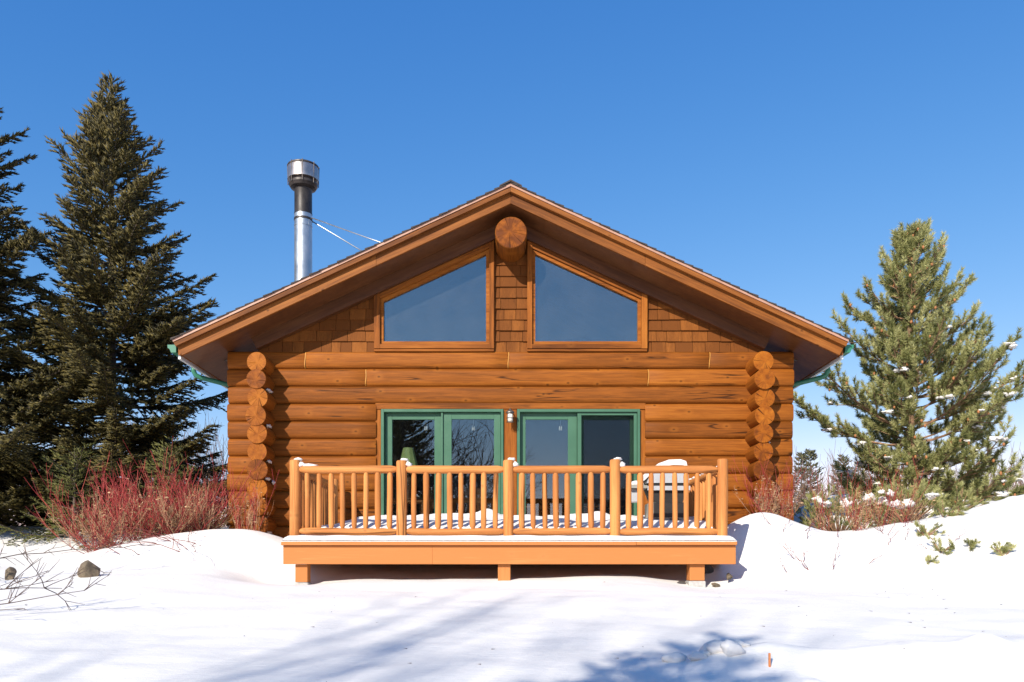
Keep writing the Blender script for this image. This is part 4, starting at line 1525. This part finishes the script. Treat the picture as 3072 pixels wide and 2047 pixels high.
def low_stems(name, segs, label, seed, mat, r0, twigs, cat='twigs', tw_len=.28, kind=None):
    """long bare stems arching low over the snow"""
    global rng
    rng = np.random.default_rng(seed)
    lines = []
    for p0, p1, arch in segs:
        p0, p1 = np.array(p0, float), np.array(p1, float)
        s = np.linspace(0, 1, 12)[:, None]
        L = np.linalg.norm(p1 - p0)
        wv = rng.normal(0, .02, 3) * L
        pts = p0 + (p1 - p0) * s + np.array([0, 0, arch]) * np.sin(s * math.pi) + wv * np.sin(s * 7) + rng.normal(0, .006, (12, 3))
        lines.append((pts, r0 * (1 - .7 * s[:, 0])))
        for _ in range(twigs):
            i = rng.integers(2, 12)
            d = norm((p1 - p0) / L * .8 + rng.normal(0, .5, 3) * np.array([1, 1, .6]) + np.array([0, 0, .35]))
            l2 = tw_len * rng.uniform(.4, 1.2)
            s2 = np.linspace(0, 1, 5)[:, None]
            q = pts[i] + d * l2 * s2 + rng.normal(0, .05, 3) * l2 * np.sin(s2 * 4)
            lines.append((q, r0 * .5 * (1 - .6 * s2[:, 0])))
            for _b in range(3):
                d3 = norm(d + rng.normal(0, .7, 3))
                j = rng.integers(1, 5)
                lines.append((q[j] + d3 * l2 * .4 * s2, r0 * .36 * (1 - .5 * s2[:, 0])))
    V, F, r = tubes_np(lines)
    o = obj(name, np_mesh(name, V, F, M[mat], r))
    return tag(o, label, cat, kind=kind)

M['dark_red'] = leaf_mat('dark_red_twigs', (.10, .02, .02), (.17, .035, .032), (.24, .08, .06), trans=0)
sp = []
for i in range(12):
    a = random.uniform(2.6, 5.0)
    b = (-4.9 + random.uniform(-.6, .6), -1.25 + random.uniform(-.3, .2))
    l = random.uniform(.7, 1.7)
    e = (b[0] + l * math.cos(a), b[1] + l * math.sin(a) * .55)
    sp.append((gz(*b, .0), gz(*e, random.uniform(.05, .30)), random.uniform(.05, .16)))
low_stems('arching_twigs', sp, 'long dark red stems arching low over the snow below the large red shrub', 51, 'dark_red', .0060, 3)
M['dark_twig'] = leaf_mat('dark_twigs', (.05, .028, .022), (.10, .06, .045), (.16, .11, .085), trans=0)
sp = [((-6.6, -5.4, .98), (-4.05, -4.95, 1.24), -.06), ((-6.2, -5.2, 1.08), (-4.35, -4.8, 1.29), -.02), ((-6.4, -5.7, .95), (-4.65, -5.4, 1.08), .0), ((-7.2, -3.9, 1.28), (-4.9, -2.6, 1.72), .02)]
low_stems('bare_branches', sp, 'bare dark branches reaching in over the snow at the lower left edge', 52, 'dark_twig', .011, 13, 'branches', .42)
sp = []
for i in range(26):
    x = random.uniform(3.5, 6.1); y = random.uniform(-2.3, -1.2) + (x - 3.5) * .12
    sp.append((gz(x, y, -.02), gz(x + random.uniform(-.25, .25), y + random.uniform(-.05, .2), random.uniform(.05, .30)), .02))
low_stems('snow_twigs', sp, 'thin dark red twigs sticking out of the drift right of the deck', 53, 'dark_red', .0055, 2, tw_len=.16, kind='stuff')


# ---------------------------------------------------------------- pine sprigs in the snow, low snowy conifers
def sprig(pos, n, size, label, seed, lean=(0, 0)):
    global rng
    rng = np.random.default_rng(seed)
    x, y = pos
    z = ground(x, y)
    t = empty('pine_sprig', (x, y, z), label, 'pine sprig', 'pine sprigs poking out of the snow')
    P, D, L = [], [], []
    tw = MB()
    for i in range(n):
        a = rng.uniform(0, 6.28)
        d = norm(np.array([math.cos(a) * .7 + lean[0], math.sin(a) * .4 + lean[1], rng.uniform(.3, 1)]))
        l = size * rng.uniform(.5, 1.0)
        p0 = np.array([x, y, z - .03])
        tw.tube([p0, p0 + d * l], [.008, .005], 5)
        for s in (.3, .55, .8, 1.0):
            P.append(p0 + d * l * s + rng.normal(0, .03, 3)); D.append(d + rng.normal(0, .5, 3)); L.append(.06)
    V, F, r = needles(np.array(P), np.array(D), np.array(L), 46, .055, .008, (.6, 1.3))
    obj('needles', np_mesh('needles', V, F, M['pine'], r), t)
    tw.build('twigs', M['pine_bark'], t)
sprig((5.75, -1.95), 5, .19, 'lowest left pine sprig poking out of the snow right of the red shrub', 61)
sprig((6.12, -2.0), 3, .12, 'small middle pine sprig poking out of the snow', 62)
sprig((6.35, -2.3), 6, .21, 'rightmost pine sprig poking out of the snow', 63)
sprig((5.42, -2.15), 2, .08, 'tiny pine sprig furthest left in the snow', 64)
sprig((5.75, -1.5), 6, .22, 'pine sprig half buried in the drift below the pine', 65)
sprig((6.85, -.4), 9, .45, 'low pine bough spreading over the snow below the pine, on its right', 66, (.5, -.3))
sprig((6.35, -.9), 7, .32, 'low pine bough in front of the pine trunk', 67, (.2, -.5))


def low_conifer(name, base, r, h, n, label, seed, mat='pine', snow=4):
    global rng
    rng = np.random.default_rng(seed)
    t = empty(name, base, label, 'shrub', 'low snowy conifers')
    P, D, L = [], [], []
    tw, sn = MB(), MB()
    for i in range(n):
        a = rng.uniform(0, 6.28)
        e = rng.uniform(.15, 1.3)
        d = np.array([math.cos(a) * math.cos(e) * r, math.sin(a) * math.cos(e) * r, math.sin(e) * h])
        q = rng.uniform(.55, 1.0)
        p = np.array(base) + d * q
        P.append(p); D.append(norm(d) + np.array([0, 0, .5]) + rng.normal(0, .3, 3)); L.append(rng.uniform(.08, .15))
        if i % 3 == 0: tw.tube([np.array(base), p], [.012, .005], 4, cap=False)
    for i in range(snow):
        a = rng.uniform(3.1, 6.28)
        e = rng.uniform(.3, 1.3)
        p = np.array(base) + np.array([math.cos(a) * math.cos(e) * r, math.sin(a) * math.cos(e) * r, math.sin(e) * h]) * .98
        s = rng.uniform(.06, .13)
        for _s in range(4): sn.blob(tuple(p + rng.normal(0, s * .6, 3) * np.array([1.3, 1, .35])), (s * rng.uniform(.4, .9), s * .6, s * rng.uniform(.35, .6)), int(rng.integers(999)), 1.0, 14, 9, freq=2.0)
    V, F, rr = needles(np.array(P), np.array(D), np.array(L), 46, .07, .009)
    obj('needles', np_mesh('needles', V, F, M[mat], rr), t)
    tw.build('branches', M['pine_bark'], t)
    if snow: sn.build('snow_clumps', M['snow2'], t, smooth=True)
low_conifer('low_conifer', gz(5.55, .9), .85, .85, 260, 'low snow-covered conifer behind the red twigs beside the right cabin corner', 71)
low_conifer('low_conifer', gz(6.55, .6), .75, .75, 220, 'low snow-covered conifer just left of the pine trunk', 72)
low_conifer('low_conifer', gz(8.6, 2.6), .8, .7, 240, 'low conifer boughs right of the pine trunk', 73, snow=0)

# needles and bark scraps blown onto the snow
rng = np.random.default_rng(77)
LP, LD = [], []
while len(LP) < 100:
    x, y = rng.uniform(-6, 6.5), rng.uniform(-8.2, -2.7)
    if rng.uniform() > .25 + .75 * sstep(-1, 4, x): continue
    LP.append((x, y, ground(x, y) + .004)); a = rng.uniform(0, 6.28); LD.append((math.cos(a), math.sin(a), .08))
LP, LD = np.array(LP), np.array(LD)
V, F, r = fingers(LP, LD, rng.uniform(.012, .05, len(LP)), rng.uniform(.0015, .004, len(LP)))
tag(obj('snow_litter', np_mesh('snow_litter', V, F, M['dark_twig'], r)), 'dark needles and scraps scattered over the foreground snow', 'litter', kind='stuff')

# ---------------------------------------------------------------- far trees and thickets
far = [(18.0, 36.5, 5.7, 1.2, 'far spruce just right of the cabin wall, behind the snowy conifers'),
       (19.3, 38.5, 6.1, 1.5, 'far broad spruce seen between cabin and pine, left of the pointed one'),
       (21.0, 37.5, 5.7, 1.7, 'far pointed dark spruce seen between cabin and pine'),
       (23.2, 40, 5.6, 1.7, 'far spruce behind the lower left boughs of the pine')]
for i, (x, y, h, r, lab) in enumerate(far):
    spruce('far_spruce', gz(x, y, -.1), h, r, lab, 80 + i, h0=.3, dens=.55, mat='far_needles', fl=(.16, .26), fr=.045, group='far spruces right of the cabin', power=.75, branch_n=6)


def thicket(name, x0, x1, y0, y1, n, length, label, seed, r0=.012, mat='brush', nst=5):
    global rng
    rng = np.random.default_rng(seed)
    bases = [gz(rng.uniform(x0, x1), rng.uniform(y0, y1), -.1) for _ in range(n)]
    V, F, r = tubes_np(shrub_lines(bases, nst, length, .45, 1.0, 6, r0, curl=.3))
    return tag(obj(name, np_mesh(name, V, F, M[mat], r)), label, 'brush', kind='stuff')
thicket('brush_thicket', -22, -5.2, 9, 15, 120, 2.3, 'grey-brown bare brush behind the spruces on the left', 91, .011)
thicket('brush_thicket', 8.5, 36, 22, 30, 210, 2.9, 'reddish brown bare brush far behind the pine on the right', 92, .018)
thicket('brush_thicket', -9.5, -6.2, 3.0, 5.5, 26, .9, 'dry brown weeds at the foot of the spruces on the left', 93, .006, 'tan_stem' if False else 'brush', 6)

# ---------------------------------------------------------------- trees behind the camera (they shade the near snow and show in the glass)
def bare_tree(name, base, H, label, seed, spread=.55, r0=.09, depth=5, stems=1):
    global rng
    rng = np.random.default_rng(seed)
    t = empty(name, base, label, 'tree', 'bare trees in front of the cabin')
    lines = []
    def grow(p, d, L, r, dep):
        k = 5
        s = np.linspace(0, 1, k)[:, None]
        w = rng.normal(0, .07, 3) * L
        pts = p + d * L * s + w * np.sin(s * 3.1)
        lines.append((pts, r * (1 - .35 * s[:, 0])))
        if dep == 0: return
        nb = rng.integers(3, 5)
        for i in range(nb):
            q = rng.uniform(.45, 1.0) if i else 1.0
            pp = p + d * L * q + w * math.sin(3.1 * q)
            nd = norm(d + rng.normal(0, spread, 3) + np.array([0, 0, .12]))
            grow(pp, nd, L * rng.uniform(.52, .78), r * .58, dep - 1)
    for _ in range(stems):
        grow(np.array(base), norm(np.array([rng.normal(0, .12), rng.normal(0, .12), 1])), H * .36, r0, depth)
    V, F, r = tubes_np(lines, 4)
    me = np_mesh('trunk', V, F, M['bare_bark'], r, smooth=True)
    obj('trunk', me, t)
spruce('spruce_tree', gz(-3.96, -16.5, -.05), 8.1, 2.3, 'spruce standing in front of the cabin, mirrored in the left door pane', 101, dens=.85, fr=.03, fl=(.12, .2), branch_n=6)
spruce('spruce_tree', gz(-5.6, -27.0, -.05), 11.0, 3.2, 'tall spruce across the yard, mirrored behind the nearer one in the door glass', 105, dens=.8, fr=.04, fl=(.16, .26), branch_n=8)
spruce('spruce_tree', gz(-8.8, -25.0, -.05), 9.0, 3.0, 'broad spruce across the yard at the far left of the mirrored trees', 106, dens=.7, fr=.04, fl=(.16, .26), branch_n=8)
bare_tree('bare_tree', gz(-12.7, -32.5, -.1), 20.4, 'bare tree in front of the cabin whose branches shade the near snow', 102, .24, .13, 5, 1)
bare_tree('bare_tree', gz(-1.7, -20.5, -.1), 8.2, 'many-stemmed bare tree mirrored in the second door pane', 103, .5, .07, 4, 7)
bare_tree('bare_tree', gz(-3.4, -23.5, -.1), 9.0, 'tangled bare tree mirrored across the first and second door panes', 107, .55, .08, 4, 6)
bare_tree('bare_tree', gz(-5.2, -24.5, -.1), 10.0, 'tall bare tree mirrored in the first door pane', 104, .5, .09, 4, 2)
